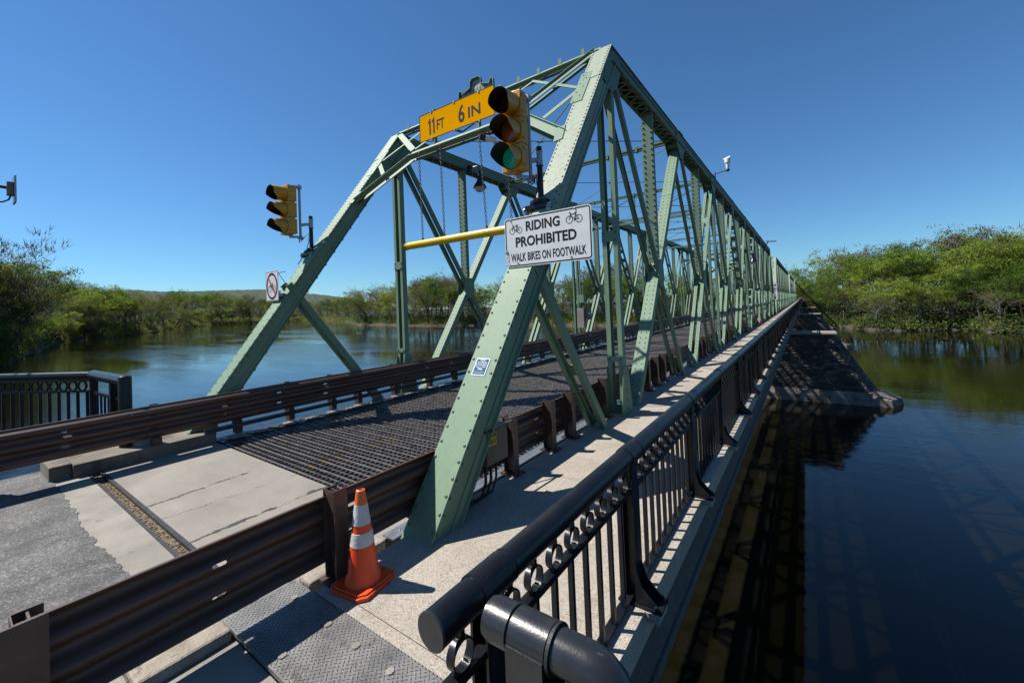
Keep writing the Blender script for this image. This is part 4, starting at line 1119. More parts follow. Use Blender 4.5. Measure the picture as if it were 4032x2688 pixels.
def pendant(label, x, y, z, side):
    t = thing('pendant_lamp', label, 'lamp', (x, y, z), 'lamps hung along the trusses')
    mb = MB(); mb.lathe([(.0, .54), (.05, .54), (.055, .50), (.05, .46), (.075, .40), (.08, .28), (.10, .20), (.17, .10), (.205, .03), (.215, .0), (.19, .0), (.15, .05)], (x, y, z), 28)
    mb.tube([(x, y, z + .54), (x, y, z + .66), (x + side * .1, y, z + .72), (x + side * .45, y, z + .72)], .018, 8); mb.box(x + side * .40 - .04, x + side * .40 + .04, y - .06, y + .06, z + .62, z + .80)
    mb.build('hood', M['black'], t, smooth=True, autos=True)
    mb = MB(); mb.lathe([(.175, .01), (.165, -.05), (.12, -.11), (.05, -.14), (0, -.145)], (x, y, z), 24); mb.build('globe', M['glasswhite'], t, smooth=True)
pendant('black pendant lamp with a pale globe seen behind the hanging chain', -8.27, 10.12, 5.86, -1)
pendant('black pendant lamp over the footwalk on the outer side of the truss', -2.42, 28.2, 4.10, -1)
pendant('tiny far pendant lamp hung on the third truss span', -2.42, 112, 4.10, -1)

t = thing('traffic_sensor', 'white sensor camera on a bent arm above the right top chord', 'camera', (XR + .15, 19.1, 6.84))
mb = MB(); mb.tube([(-2.86, 19.1, 6.8), (-2.86, 19.1, 7.32)], .022, 8); mb.tube([(-2.86, 19.1, 7.25), (-2.62, 19.1, 7.30), (-2.40, 19.1, 7.31)], .02, 8); mb.box(-2.91, -2.81, 19.05, 19.15, 6.8, 6.98); mb.lathe([(.06, -.07), (.07, 0), (.06, .03)], (-2.38, 19.1, 7.34), 14); mb.build('arm', M['darksteel'], t)
mb = MB(); mb.lathe([(0, 0), (.05, .0), (.07, .08), (.075, .24), (.11, .27), (.11, .42), (.07, .46), (0, .47)], (-2.38, 19.1, 7.35), 18); mb.tube([(-2.52, 19.1, 7.76), (-2.26, 19.1, 7.83)], .06, 12); mb.build('housing', M['white'], t, smooth=True, autos=True)

t = thing('solar_panel', 'small pale panel tilted out from the end of the top chord', 'solar panel', (-2.6, 43, 7.1))
mb = MB(); mb.beam((-2.7, 44, 7.05), (-1.95, 44.2, 7.0), .5, .05, lat=(0, 1, .3)); mb.build('panel', M['galv'], t)
mb = MB(); mb.tube([(-2.75, 44, 6.7), (-2.5, 44, 7.02)], .04, 8); mb.build('bracket', M['darksteel'], t)

# electrical box on the second guardrail post
t = thing('electrical_box', 'grey brown electrical box with a yellow sticker beside the guardrail behind the end post', 'electrical box', (-2.8, 3.05, .5))
mb = MB(); mb.box(-2.95, -2.74, 3.30, 3.66, .40, .75); mb.build('case', basic('box_paint', (.075, .06, .055), (.10, .085, .075), 6, .5), t, bevel=.008)
mb = MB(); mb.box(-2.965, -2.725, 3.28, 3.68, .75, .765); mb.build('lid', M['darksteel'], t)
mb = MB(); mb.box(-2.7399, -2.7375, 3.33, 3.46, .60, .735); mb.build('sticker', M['stickery'], t)
mb = MB(); fr = ((-2.7375, 3.335, .60), (0, 1, 0), (0, 0, 1)); put_text(mb, 'RB08', .005, .115, .080, .13, fr, .001, .02); put_text(mb, 'RB10', .005, .115, .015, .065, fr, .001, .02); mb.build('lettering', M['blk'], t)
for y, r_ in ((3.38, .016), (3.47, .016), (3.56, .013)):
    mb = MB(); mb.tube([(-2.84, y, .41), (-2.84, y, .20), (-2.86, y - .05, .06), (-2.93, y - .14, .0), (-3.08, y - .22, -.03), (-3.2, y - .3, -.15)], r_, 8); mb.build('conduit', M['rubber'], t, smooth=True)
mb = MB(); mb.tube([(-3.24, 3.5, .62), (-2.96, 4.1, .665)], .01, 6); mb.tube([(-3.05, 3.2, .69), (-2.97, 4.12, .66)], .012, 6); mb.build('conduit', M['galv'], t)
# junction box on left truss post
t = thing('junction_box', 'green junction box with a grey cabinet below on a river side truss post', 'junction box', (XL + .2, 17.8, 2.2))
yj = yn(3) - .06
mb = MB(); mb.box(XL + .16, XL + .52, yj - .25, yj + .05, 2.10, 2.45); mb.tube([(XL + .3, yj - .1, 2.4), (XL + .3, yj - .1, 4.6)], .03, 8); mb.tube([(XL + .4, yj - .1, 2.4), (XL + .42, yj - .1, 2.8), (XL + .3, yj, 3.2)], .02, 8); mb.build('box', M['green'], t, bevel=.01)
mb = MB(); mb.box(XL + .14, XL + .48, yj - .25, yj + .05, .95, 1.85); mb.build('cabinet', M['conc'], t); mb = MB(); mb.box(XL + .50, XL + .72, yj - .1, yj + .1, 1.3, 1.85); mb.build('side_box', M['conc'], t)
mb = MB(); mb.tube([(XL + .33, yj - .1, 1.85), (XL + .33, yj - .1, 2.12)], .05, 8); mb.build('conduit', M['darksteel'], t)

# speed limit sign on second span end post
yy = 2.46 + 52.75 + SL * 1.9
t, fr, W_, H_ = sign('speed_limit_sign', 'white BRIDGE SPEED LIMIT 15 sign on the second truss span', -3.55, -2.55, 1.55, 3.55, yy - .25, M['white'], r=.06)
mb = MB(); put_text(mb, 'BRIDGE', .12, .88, 1.62, 1.84, fr, .01, .03); put_text(mb, 'SPEED', .14, .86, 1.16, 1.40, fr, .01, .03); put_text(mb, 'LIMIT', .2, .8, .85, 1.07, fr, .01, .03); put_text(mb, '15', .2, .8, .15, .72, fr, .01, .03); border(mb, W_, 1.5, .04, .06, .03, fr, .008); border(mb, W_, H_, .02, .06, .03, fr, .008)
mb.build('lettering', M['blk'], t)

# antenna at the far left edge
t = thing('panel_antenna', 'grey flat panel antenna on an arm at the left edge of the view', 'antenna', (-9.3, .66, 4.0))
def bpx(px, py, y):
    d = CF + CR * ((px - 2016) / 1623.72) + CU * (-(py - 1344 + 168) / 1623.72); k = y / d.y
    return Vector((0, 0, CAMZ)) + d * k
def bpX(px, py, x):
    d = CF + CR * ((px - 2016) / 1623.72) + CU * (-(py - 1344 + 168) / 1623.72); return Vector((0, 0, CAMZ)) + d * (x / d.x)
XA = -14.5; a0 = bpX(55, 690, XA); a1 = bpX(66, 795, XA); b0 = bpX(27, 712, XA); b1 = bpX(55, 768, XA)
mb = MB(); mb.box(XA - .4, XA + .02, a0.y, a1.y, a1.z, a0.z); mb.build('panel', M['galv'], t, bevel=.004)
mb = MB(); mb.box(XA - .2, XA - .02, b0.y, a0.y, b1.z, b0.z); mb.build('radio_box', M['pierconc'], t, bevel=.012)
zc = (b0.z + b1.z) / 2
mb = MB(); mb.tube([(XA - .1, b0.y, zc + .02), (XA - .1, b0.y - 4.5, zc + .2)], .035, 8); mb.tube([(XA - .1, b0.y + .06, b1.z), (XA - .1, b0.y + .03, b1.z - .10), (XA - .1, b0.y - .06, b1.z - .17), (XA - .1, b0.y - .3, b1.z - .18), (XA - .1, b0.y - 4.4, b1.z)], .018, 6)
mb.tube([(XA - .1, b0.y - 4.5, -9), (XA - .1, b0.y - 4.5, 7.0)], .06, 12); mb.build('pole', M['darksteel'], t)

# ------------------------------------------------------------------ piers
ZW = -9.0
def pier(name, label, y):
    t = thing(name, label, 'pier', (0, y, ZW), 'stone piers')
    mb = MB(); hw = 1.5
    def row(z, x0, x1, hw_): return [(x0, y - hw_, z), (x1 - hw_ * .5, y - hw_, z), (x1, y, z), (x1 - hw_ * .5, y + hw_, z), (x0, y + hw_, z)]
    r0 = row(-12, -12.5, 6.9, hw + .25); r1 = row(-8.0, -12.2, 5.6, hw + .05); r2 = row(-2.15, -11.6, 2.35, hw - .3)
    for lo, hi in ((r1, r2),):
        n = 5; mb.add(lo + hi, [[i, (i + 1) % n, n + (i + 1) % n, n + i] for i in range(n)] + [list(range(n, 2 * n))])
    mb.build('masonry', M['rubble'], t)
    mb = MB(); n = 5; q0 = row(-12, -13, 8.0, hw + .65); q1 = row(-8.35, -12.8, 7.2, hw + .55); q2 = row(-7.8, -12.6, 5.9, hw + .2)
    for lo, hi in ((q0, q1), (q1, q2)): mb.add(lo + hi, [[i, (i + 1) % n, n + (i + 1) % n, n + i] for i in range(n)])
    mb.add(q2, [list(range(5))])
    mb.build('concrete_footing', M['pierconc'], t)
    mb = MB(); mb.box(-11.8, 2.45, y - hw + .1, y + hw - .1, -2.148, -1.93); mb.build('cap', M['conc'], t, bevel=.04)
    mb = MB(); mb.box(-9.4, -1.3, y - .7, y + .7, -1.928, -1.35); mb.build('bearing_seat', M['conc'], t)
pier('stone_pier', 'nearest stone river pier with a pale concrete cap and pointed nose', 54.7)
pier('stone_pier', 'second stone river pier farther along the bridge', 107.5)
pier('stone_pier', 'third stone pier near the far bank', 160.2)
mb = MB(); mb.box(-11, 4, 213, 235, -12, -.3); o = mb.build('far_abutment', M['rubble']); struct(o)

# ------------------------------------------------------------------ water, terrain, hills
mb = MB(); mb.add([(-6000, -300, ZW), (3000, -300, ZW), (3000, 5000, ZW), (-6000, 5000, ZW)], [(0, 1, 2, 3)]); struct(mb.build('river_water', M['water']))
SH = [(-180, 3), (-140, 10), (-112, 40), (-98, 130), (-90, 180), (-86.4, 192.4), (-84.5, 276), (-83.4, 396), (-80.5, 429), (-77.2, 527), (-73.6, 785), (-71.6, 920), (-67.2, 922), (-62.5, 931), (-57.3, 632), (-56.1, 403), (-52.7, 361), (-48.1, 300), (-44.4, 277), (-40.5, 269), (-32.7, 231), (-26.1, 205), (-12, 186), (1.7, 175), (5.7, 157), (8.5, 156.5), (11.9, 163), (14.1, 153.6), (15.4, 154.7), (25, 158), (45, 170), (65, 200), (85, 260), (95, 200), (102, 60), (115, 8), (140, 3), (180, 3)]
def tab(T, a):
    for (a0, r0), (a1, r1) in zip(T[:-1], T[1:]):
        if a <= a1:
            f = (a - a0) / (a1 - a0); return r0 + (r1 - r0) * max(0, min(1, f))
    return T[-1][1]
def px_az(px, hz=None):
    """azimuth (deg) and forward factor of a column of the photo (in 2352 px units) on the horizon"""
    X = px * 4032 / 2352; Y = (759 - .0409 * (px + 154)) * 4032 / 2352
    d = CF + CR * ((X - 2016) / 1623.72) + CU * (-(Y - 1344 + 168) / 1623.72)
    return math.degrees(atan2(d.x, d.y)), 1 / sqrt(d.x ** 2 + d.y ** 2)
SKY = [(-200, 600), (0, 612), (35, 622), (87, 628), (139, 645), (184, 657), (208, 668), (243, 676), (278, 680), (330, 688), (417, 680), (486, 684), (521, 680), (590, 688), (660, 696), (729, 696), (781, 695), (804, 684), (831, 670), (868, 673), (900, 662), (932, 656), (965, 649), (1000, 646), (1021, 638), (1045, 645), (1075, 662), (1118, 657), (1150, 640), (1200, 660), (1232, 657), (1297, 646), (1330, 645), (1362, 622), (1390, 612), (1420, 625), (1446, 622), (1500, 640), (1600, 640), (1700, 645), (1811, 635), (1847, 628), (1875, 622), (1895, 600), (1918, 584), (1969, 580), (2009, 580), (2062, 572), (2109, 570), (2163, 563), (2186, 548), (2243, 532), (2293, 533), (2344, 530), (2600, 530)]
def topz(px, dist):
    """height a tree crown must reach at that distance to meet the treetop line"""
    az, ff = px_az(px); hz = 759 - .0409 * (px + 154); c = dist * ff
    return CAMZ + (hz - tab(SKY, px)) * 4032 / 2352 / 1623.72 * c
BK = []     # ground height behind the shore by azimuth
for px in range(-200, 2601, 50):
    az, ff = px_az(px); r = tab(SH, az) * 1.12; BK.append((az, max(-6.5, topz(px, r) - 25)))
def gz(az, r):
    rs = tab(SH, az); u = r / rs; bk = tab(BK, az) if BK[0][0] <= az <= BK[-1][0] else -5
    if abs(az) > 105: bk = -3
    P_ = [(0, -12.5), (.94, -11), (.99, -9.5), (1.0, -8.95), (1.005, -8.4), (1.02, -7.6), (1.12, min(bk, -5.5) if bk < 0 else bk * .6), (1.3, bk), (4, max(bk, 0)), (1000, 20)]
    return tab(P_, u)
us = [.05, .4, .8, .94, .97, .985, .995, 1.0, 1.006, 1.012, 1.02, 1.035, 1.055, 1.085, 1.12, 1.17, 1.23, 1.3, 1.5, 2, 3, 5, 10, 30, 100, 400]
azs = [-180 + i * 3 for i in range(30)] + [-90 + i * .5 for i in range(0, 221)] + [21 + i * 3 for i in range(53)] + [180]
azs = sorted(set(azs)); mb = MB(); rq = random.Random(5)
for a in azs:
    rs = tab(SH, a) * (1 + .008 * sin(a * 3.1) + .006 * sin(a * 7.3 + 1))
    for u in us:
        r = min(rs * u, 5500) if u > 50 else rs * u
        j = rq.uniform(-.25, .25) if 1.01 < u < 1.4 else 0
        mb.v.append((r * sin(radians(a)), r * cos(radians(a)), gz(a, tab(SH, a) * u) + j))
nu = len(us)
for i in range(len(azs) - 1):
    for j in range(nu - 1): mb.f.append([i * nu + j, i * nu + j + 1, (i + 1) * nu + j + 1, (i + 1) * nu + j]); mb.m.append(0)
o = mb.build('ground', M['ground'], smooth=True); struct(o)
HL = [(-300, 668), (194, 667), (240, 668), (299, 665), (368, 669), (415, 669), (500, 667), (569, 665), (611, 665), (646, 667), (700, 673), (729, 676), (770, 680), (799, 684), (840, 692), (1000, 720), (1300, 730)]
mb = MB(); rows = 5; n = 0
pxs = list(range(-300, 1300, 6))
for px in pxs:
    az, ff = px_az(px); hz = 759 - .0409 * (px + 154)
    for j in range(rows):
        D_ = 2600 + 260 * j; f = (j / (rows - 1)) ** .7
        ztop = CAMZ + (hz - tab(HL, px)) * 4032 / 2352 / 1623.72 * (2600 + 260 * 4) * ff
        z = -6 + (ztop + 6) * f + rq.uniform(-1.5, 2.5) * (1 if j else 0)
        mb.v.append((D_ * sin(radians(az)), D_ * cos(radians(az)), z))
for i in range(len(pxs) - 1):
    for j in range(rows - 1): mb.f.append([i * rows + j, i * rows + j + 1, (i + 1) * rows + j + 1, (i + 1) * rows + j]); mb.m.append(0)
struct(mb.build('hills', M['hill'], smooth=True))

# ------------------------------------------------------------------ trees
def leafmat(name, a, b, tr=.48):
    mt, N, L, B = newmat(name)
    oi = N.new('ShaderNodeObjectInfo'); co = coords(N, L)
    n = noise(N, L, co, .45, 3, .6); n2 = noise(N, L, co, 2.6, 2)
    f = mth(N, L, 'ADD', mth(N, L, 'MULTIPLY', n, .75), mth(N, L, 'MULTIPLY', oi.outputs['Random'], .5))
    col = ramp(N, L, f, [(.35, a), (.85, b)])
    col = mix(N, L, 1.0, col, ramp(N, L, n2, [(.3, (.65, .65, .65)), (.7, (1.25, 1.25, 1.25))]), 'MULTIPLY')
    at = N.new('ShaderNodeAttribute'); at.attribute_name = 'tone'
    tn_ = mth(N, L, 'ADD', at.outputs['Fac'], mth(N, L, 'LESS_THAN', at.outputs['Fac'], .01))
    cb = N.new('ShaderNodeCombineColor'); [L.new(tn_, cb.inputs[i]) for i in range(3)]
    col = mix(N, L, 1.0, col, cb.outputs[0], 'MULTIPLY')
    L.new(col, B.inputs['Base Color']); B.inputs['Roughness'].default_value = .75; B.inputs['Specular IOR Level'].default_value = .2
    tn = N.new('ShaderNodeBsdfTranslucent'); L.new(col, tn.inputs['Color'])
    ms = N.new('ShaderNodeMixShader'); ms.inputs[0].default_value = tr; out = N['Material Output']
    L.new(B.outputs[0], ms.inputs[1]); L.new(tn.outputs[0], ms.inputs[2]); L.new(ms.outputs[0], out.inputs[0])
    return mt
LM = {'bright': leafmat('bright_spring_leaves', (.13, .20, .022), (.26, .33, .045)),
      'green': leafmat('mid_green_leaves', (.06, .125, .014), (.145, .22, .024)),
      'olive': leafmat('olive_spring_leaves', (.09, .105, .024), (.18, .19, .045)),
      'brown': leafmat('bronze_spring_leaves', (.12, .075, .03), (.18, .13, .055)),
      'dark': leafmat('dark_shade_leaves', (.02, .042, .014), (.045, .075, .02))}
def tree_mesh(seed, bare=False, H=20.0, spread=.36, leaf=.42, dens=1.0, low=.13):
    r = random.Random(seed); tb = MB(); tips = []
    def branch(p, d, ln, rad, lvl):
        pts = [p]; rs = [rad]; q = p.copy(); dd = d.copy(); n = 4
        for i in range(n):
            dd = (dd + Vector((r.uniform(-.22, .22), r.uniform(-.22, .22), r.uniform(-.05, .16)))).normalized()
            q = q + dd * (ln / n); pts.append(q.copy()); rs.append(rad * (1 - .72 * (i + 1) / n))
        tb.tube(pts, 0, 5 if lvl < 2 else 3, cap=False, rs=rs)
        if lvl >= (3 if not bare else 4): tips.append((q, dd)); return
        k = {0: 11, 1: 5, 2: 4, 3: 4}[lvl]
        for i in range(k):
            f = r.uniform(.20, 1) if lvl == 0 else r.uniform(.35, 1)
            j = min(n - 1, int(f * n)); b = pts[j].lerp(pts[j + 1], f * n - j)
            a = r.uniform(0, 2 * pi); up = r.uniform(.15, 1.0) if lvl == 0 else r.uniform(-.15, .8)
            nd = Vector((cos(a), sin(a), up)).normalized(); nd = (nd + dd * .45).normalized()
            branch(b, nd, ln * (r.uniform(.42, .62) if lvl == 0 else r.uniform(.42, .62)) * (spread / .36 if lvl == 0 else 1), rad * (.42 if lvl == 0 else .5) * (1 - .4 * f), lvl + 1)
        tips.append((q, dd))
    branch(Vector((0, 0, -.5)), Vector((r.uniform(-.1, .1), r.uniform(-.1, .1), 1)).normalized(), H * .80, H * .018, 0)
    cm = MB(); tones = []; zmax = max(t_[0].z for t_ in tips)
    if not bare:
        for q, dd in tips:
            if q.z < H * low: continue
            R_ = r.uniform(.65, 1.45) * H / 20; nl = int(r.uniform(16, 34) * dens); tone = r.uniform(.55, 1.35)
            for i in range(nl):
                v = Vector((r.gauss(0, .5), r.gauss(0, .5), r.gauss(0, .36))) * R_; c = q + v
                u = Vector((r.gauss(0, 1), r.gauss(0, 1), r.gauss(0, .6))).normalized(); w_ = u.orthogonal().normalized(); w_ = (w_ * cos(1.0 * i) + u.cross(w_) * sin(1.0 * i)); s_ = leaf * r.uniform(.5, 1.15)
                cm.add([c - u * s_ * .5, c + w_ * s_ * .38, c + u * s_ * .5, c - w_ * s_ * .38], [(0, 1, 2, 3)]); tones += [tone * r.uniform(.85, 1.15)] * 4
        # interior scatter
    else:
        for q, dd in tips:
            for i in range(5):
                e = q + (dd + Vector((r.uniform(-.8, .8), r.uniform(-.8, .8), r.uniform(-.3, .8)))) * r.uniform(.5, 1.3); s_ = .05
                w_ = Vector((0, 0, 1)).cross(e - q).normalized() * s_
                cm.add([q - w_, q + w_, e + w_ * .3, e - w_ * .3], [(0, 1, 2, 3)])
    def mk(m_, name):
        me = bpy.data.meshes.new(name); me.from_pydata(m_.v, [], m_.f); me.update(); return me
    allz = sorted(p[2] for p in cm.v); cme = mk(cm, 'crown')
    if tones:
        at = cme.attributes.new('tone', 'FLOAT', 'POINT'); at.data.foreach_set('value', tones)
    return mk(tb, 'trunk'), cme, allz[int(len(allz) * .995)] if allz else H
KINDS = {}
def kind(nm, leafm, bark, seeds, **kw):
    KINDS[nm] = []
    for s_ in seeds:
        a, b, h = tree_mesh(s_, **kw); a.materials.append(bark); b.materials.append(leafm); KINDS[nm].append((a, b, h))
kind('bright', LM['bright'], M['wood'], (1, 2, 3), dens=1.15)
kind('green', LM['green'], M['wood'], (4, 5, 6), dens=1.1, spread=.33)
kind('olive', LM['olive'], M['wood'], (7, 8, 9), dens=.7, leaf=.36)
kind('brown', LM['brown'], M['wood'], (10, 11), dens=.6, leaf=.34)
kind('dark', LM['dark'], M['wood'], (12,), dens=1.2)
kind('bare', M['palebark'], M['palebark'], (13, 14), bare=True)
kind('pale', LM['olive'], M['palebark'], (15, 16), dens=.55, leaf=.34, spread=.42)
NAMES = {'bright': ('leafy_tree', 'bright yellow green tree'), 'green': ('leafy_tree', 'mid green leafy tree'), 'olive': ('budding_tree', 'thin olive budding tree'), 'brown': ('bronze_tree', 'bronze leaved budding tree'), 'dark': ('dark_tree', 'dark green dense tree'), 'bare': ('bare_tree', 'leafless grey twiggy tree'), 'pale': ('budding_tree', 'pale trunked budding tree')}
ntree = 0
def tree(px, dist, top, kd, where, squash=1.0):
    global ntree
    az, ff = px_az(px); x = dist * sin(radians(az)); y = dist * cos(radians(az)); z = gz(az, dist)
    tm, cm_, h = RND.choice(KINDS[kd]); H = max(7, top - z); s_ = H / h * (1.09 if where == WR else 1.16)
    nm, lb = NAMES[kd]
    t = bpy.data.objects.new(nm, None); COL.objects.link(t); t.location = (x, y, z - .2); t.rotation_euler = (0, 0, RND.uniform(0, 6.28))
    sw = s_ * squash * RND.uniform(.9, 1.15) if H < 34 else s_ * .85
    t.scale = (sw, sw, s_)
    tag(t, lb + ' ' + where, 'tree', kd + ' trees ' + where)
    for nm2, me in (('trunk', tm), ('crown', cm_)):
        c = bpy.data.objects.new(nm2, me); COL.objects.link(c); c.parent = t
    ntree += 1
def pick(r, T):
    x = r.random() * sum(w_ for _, w_ in T)
    for k_, w_ in T:
        x -= w_
        if x <= 0: return k_
    return T[0][0]
rt = random.Random(21)
def row(px0, px1, step, mult, frac, T, where, jit=.02, fj=.06):
    px = px0
    while px < px1:
        az, ff = px_az(px); r_ = tab(SH, az) * (mult + rt.uniform(-jit, jit)); z0 = gz(az, r_)
        tz = topz(px, r_); top = z0 + (tz - z0) * (frac + rt.uniform(-fj, fj * .4))
        tree(px, r_, top, pick(rt, T), where)
        px += step * rt.uniform(.75, 1.25)
WL = 'in the wood on the upstream left bank'; WF = 'along the far bank behind the trusses'; WR = 'on the far bank right of the bridge'
# left bank
row(-190, 200, 30, 1.05, .72, [('olive', 4), ('bright', 3), ('pale', 2)], WL); row(-200, 210, 26, 1.13, .98, [('olive', 4), ('bright', 2), ('bare', 1.2), ('green', 1)], WL)
row(-190, 215, 17, 1.008, .42, [('olive', 3), ('bright', 3)], WL, .006)
row(205, 790, 24, 1.03, .92, [('olive', 4), ('bright', 2), ('green', 2), ('pale', 1)], WL, .01); row(200, 800, 21, 1.10, 1.12, [('olive', 4), ('green', 3), ('bare', 1), ('bright', 1)], WL)
row(200, 800, 19, 1.17, 1.0, [('olive', 4), ('green', 3), ('brown', 1)], WL)
row(205, 790, 30, 1.012, .55, [('olive', 3), ('bright', 2)], WL, .004)
# far bank behind the trusses
row(800, 1080, 30, 1.15, .98, [('olive', 4), ('brown', 1.5)], WF)
row(800, 1080, 19, 1.02, .84, [('olive', 5), ('green', 2), ('bright', 1.5), ('brown', .6)], WF, .01); row(795, 1080, 19, 1.09, 1.0, [('olive', 4), ('bare', 1.2), ('brown', 1.2), ('green', 2)], WF)
row(1085, 1830, 34, 1.05, .80, [('green', 3), ('bright', 2), ('olive', 3), ('brown', 1)], WF, .015); row(1080, 1830, 27, 1.16, 1.0, [('green', 2), ('bright', 2), ('olive', 2), ('bare', 2.4)], WF)
# right
row(1845, 2620, 44, 1.04, .62, [('bright', 4), ('green', 2), ('olive', 2)], WR, .015); row(1840, 2640, 38, 1.12, .88, [('bright', 4), ('green', 2), ('olive', 2), ('pale', 1)], WR); row(1850, 2640, 33, 1.24, 1.0, [('green', 2), ('bright', 2), ('olive', 2), ('bare', 1.4), ('pale', 1)], WR)
row(1935, 2600, 95, 1.015, .50, [('pale', 2), ('bright', 1)], WR, .004)
kind('talltwig', M['palebark'], M['palebark'], (19,), bare=True, spread=.42); NAMES['talltwig'] = ('bare_tree', 'tall leafless grey tree standing above the green wood')
tree(22, tab(SH, px_az(22)[0]) * 1.03, CAMZ + (topz(22, tab(SH, px_az(22)[0]) * 1.03) - CAMZ) * 1.62, 'talltwig', 'at the far left edge', 1.0)
# shrubs low on the shore
def bushes(px0, px1, n, name, lm, r0, r1, seed, hmax):
    r = random.Random(seed); cm = MB()
    for i in range(n):
        px = r.uniform(px0, px1); az, ff = px_az(px); rs = tab(SH, az); d_ = rs * r.uniform(r0, r1); z = gz(az, d_)
        x, y = d_ * sin(radians(az)), d_ * cos(radians(az)); R_ = r.uniform(.8, 2.2) * max(1, d_ / 260); hh_ = r.uniform(.5, hmax)
        for j in range(26):
            c = Vector((x + r.gauss(0, .5) * R_, y + r.gauss(0, .5) * R_, z + abs(r.gauss(0, .5)) * hh_ )); u = Vector((r.gauss(0, 1), r.gauss(0, 1), r.gauss(0, .6))).normalized(); w_ = u.orthogonal().normalized(); s_ = r.uniform(.3, .65) * max(1, d_ / 260)
            cm.add([c - u * s_ * .5, c + w_ * s_ * .4, c + u * s_ * .5, c - w_ * s_ * .4], [(0, 1, 2, 3)])
    o = cm.build(name, lm); tag(o, 'low tangled undergrowth along the river bank', 'undergrowth', None, 'stuff')
bushes(-200, 800, 2200, 'undergrowth', LM['olive'], .998, 1.08, 31, 7.0)
bushes(800, 1840, 1100, 'undergrowth', LM['olive'], 1.006, 1.14, 32, 4.5)
bushes(1880, 2640, 550, 'undergrowth', LM['olive'], .998, 1.12, 33, 3.0)
bushes(1880, 2640, 700, 'undergrowth', LM['dark'], .998, 1.08, 38, 3.5)  # dark leaf colour paints the shadow at the foot of the wood
bushes(1880, 2640, 900, 'undergrowth', LM['dark'], 1.07, 1.22, 34, 13.0)
bushes(790, 1840, 2400, 'undergrowth', LM['dark'], 1.04, 1.2, 35, 14.0)
bushes(790, 1840, 900, 'undergrowth', LM['green'], 1.02, 1.1, 39, 9.0)
bushes(-200, 800, 700, 'undergrowth', LM['dark'], 1.08, 1.16, 36, 14.0)

# ------------------------------------------------------------------ houses on the far bank
def house(px, mult, w_, d_, h_, rh, wallm, roofm, label, rot=0):
    az, ff = px_az(px); r = tab(SH, az) * mult; x, y = r * sin(radians(az)), r * cos(radians(az)); z = gz(az, r)
    t = thing('house', label, 'house', (0, 0, 0))
    mb = MB(); mb.box(-w_ / 2, w_ / 2, -d_ / 2, d_ / 2, -1, h_); mb.add([(-w_ / 2, -d_ / 2, h_), (w_ / 2, -d_ / 2, h_), (0, -d_ / 2, h_ + rh)], [(0, 1, 2)]); mb.add([(-w_ / 2, d_ / 2, h_), (w_ / 2, d_ / 2, h_), (0, d_ / 2, h_ + rh)], [(0, 1, 2)]); mb.build('wall', wallm, t)
    mb = MB()
    for s_ in (-1, 1):
        mb.beam((s_ * (w_ / 2 + .4), -d_ / 2 - .4, h_ - .3 * rh / w_), (s_ * (w_ / 2 + .4), d_ / 2 + .4, h_ - .3 * rh / w_), .01, .01)
        mb.add([(s_ * (w_ / 2 + .5), -d_ / 2 - .5, h_ - rh / w_), (0, -d_ / 2 - .5, h_ + rh + .1), (0, d_ / 2 + .5, h_ + rh + .1), (s_ * (w_ / 2 + .5), d_ / 2 + .5, h_ - rh / w_),
                (s_ * (w_ / 2 + .5), -d_ / 2 - .5, h_ - rh / w_ + .2), (0, -d_ / 2 - .5, h_ + rh + .3), (0, d_ / 2 + .5, h_ + rh + .3), (s_ * (w_ / 2 + .5), d_ / 2 + .5, h_ - rh / w_ + .2)], [(0, 1, 2, 3), (4, 5, 6, 7), (0, 1, 5, 4), (3, 2, 6, 7), (0, 3, 7, 4)])
    rf = mb.build('roof', roofm, t)
    mb = MB(); mb.box(-.4, .4, -.4, .4, h_, h_ + rh + 1); c = mb.build('chimney', M['rubble'], rf)
    for i in range(max(2, int(w_ / 2.6))):
        for z0 in ((1.0,) if h_ < 4.5 else (1.0, 3.9)):
            xw = -w_ / 2 + (i + .5) * w_ / max(2, int(w_ / 2.6)); mb = MB(); mb.box(xw - .6, xw + .6, -d_ / 2 - .04, -d_ / 2, z0 - .1, z0 + 1.5); wn_ = mb.build('window', M['white'], t); mb = MB(); mb.box(xw - .5, xw + .5, -d_ / 2 - .06, -d_ / 2 + .02, z0, z0 + 1.4); mb.build('pane', M['darksteel'], wn_)
    mb = MB(); mb.box(-w_ / 2, w_ / 2, -d_ / 2 - 2.2, -d_ / 2, 2.7, 2.85)
    for i in range(5): xw = -w_ / 2 + .2 + i * (w_ - .4) / 4; mb.box(xw - .08, xw + .08, -d_ / 2 - 2.1, -d_ / 2 - 1.95, -1, 2.7)
    mb.build('porch', wallm, t)
    t.location = (x, y, z); t.rotation_euler.z = rot
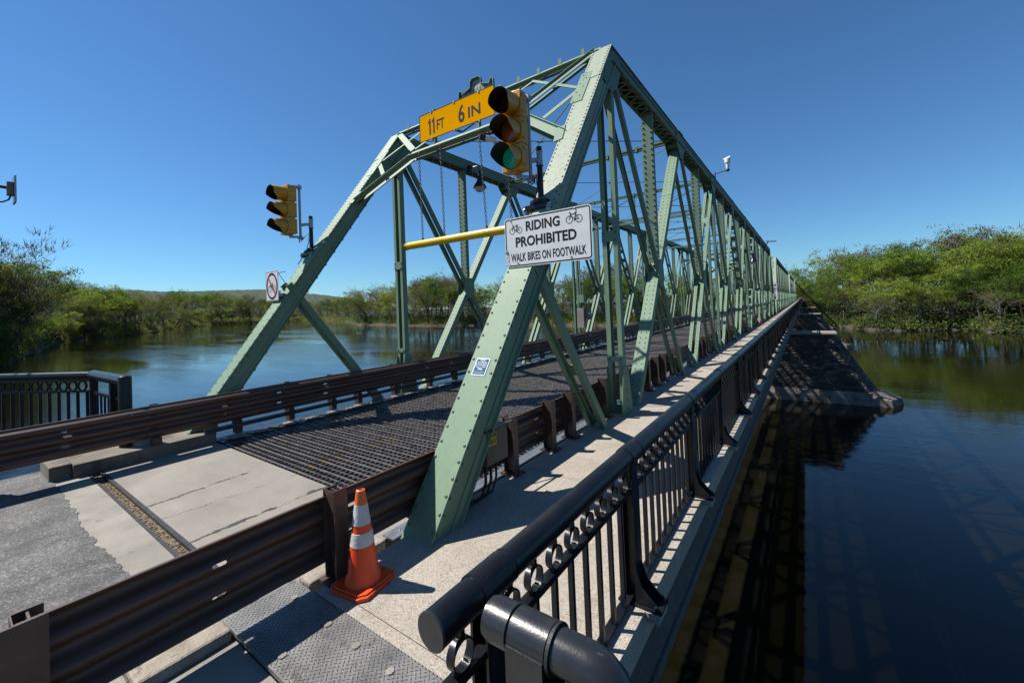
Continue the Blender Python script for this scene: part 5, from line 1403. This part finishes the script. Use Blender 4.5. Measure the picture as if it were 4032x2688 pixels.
roofm = basic('grey_shingles', (.07, .068, .068), (.12, .115, .11), 2, .9); siding = basic('white_siding', (.60, .59, .56), (.7, .69, .66), 2, .7); cream = basic('cream_siding', (.55, .50, .40), (.62, .57, .47), 2, .7); dk = basic('dark_siding', (.08, .075, .07), (.12, .11, .1), 2, .7)
house(1275, 1.09, 15, 9, 3.2, 2.4, dk, roofm, 'low dark house with a porch under the trees on the far bank', radians(28))
house(1478, 1.12, 10, 9, 5.6, 3.2, siding, roofm, 'white two storey house seen through the trusses on the far bank', radians(25))
house(1728, 1.10, 14, 9, 6, 3, siding, roofm, 'large white house behind the farthest truss members', radians(10))
house(1885, 1.30, 20, 10, 8, 2.5, cream, roofm, 'cream building behind the trees at the far end of the bridge', radians(-12))
# blossoming tree by the white house
kind('pink', leafmat('pink_blossom', (.30, .13, .15), (.45, .25, .26)), M['wood'], (17,), dens=.8, leaf=.3); NAMES['pink'] = ('blossom_tree', 'pink blossoming tree')
tree(1680, tab(SH, px_az(1680)[0]) * 1.06, 0.5, 'pink', 'beside the white house on the far bank', 1.2)
# parked car far down the road
t = thing('parked_car', 'small white car far down the bridge road', 'car', (0, 0, 0))
mb = MB(); pr = [(-2.1, .3), (2.1, .3), (2.15, .75), (1.3, .92), (.7, 1.42), (-1.1, 1.42), (-1.8, .95), (-2.15, .85)]
mb.prism(pr, (-.85, 0, 0), (0, 1, 0), (0, 0, 1), 1.7); mb.build('body', M['white'], t, bevel=.06)
mb = MB(); mb.prism([(.72, 1.36), (1.2, .97), (-1.7, .97), (-1.08, 1.36)], (-.86, 0, 0), (0, 1, 0), (0, 0, 1), 1.72); mb.box(-.68, .68, -1.86, -1.5, .95, 1.15); mb.build('window', M['rubber'], t)
for a in (-1, 1):
    for b in (-1.3, 1.35): mb = MB(); mb.lathe([(0, -.11), (.32, -.11), (.34, 0), (.32, .11), (0, .11)], (a * .78, b, .34), 18, axis='x'); mb.build('wheel', M['rubber'], t)
    mb = MB(); mb.box(a * .62 - .16, a * .62 + .16, -2.17, -2.1, .62, .76); mb.build('headlight', M['galv'], t)
t.location = (-7.0, 96, -.1)
calibrate()
print('trees', ntree, 'objects', len(bpy.data.objects))
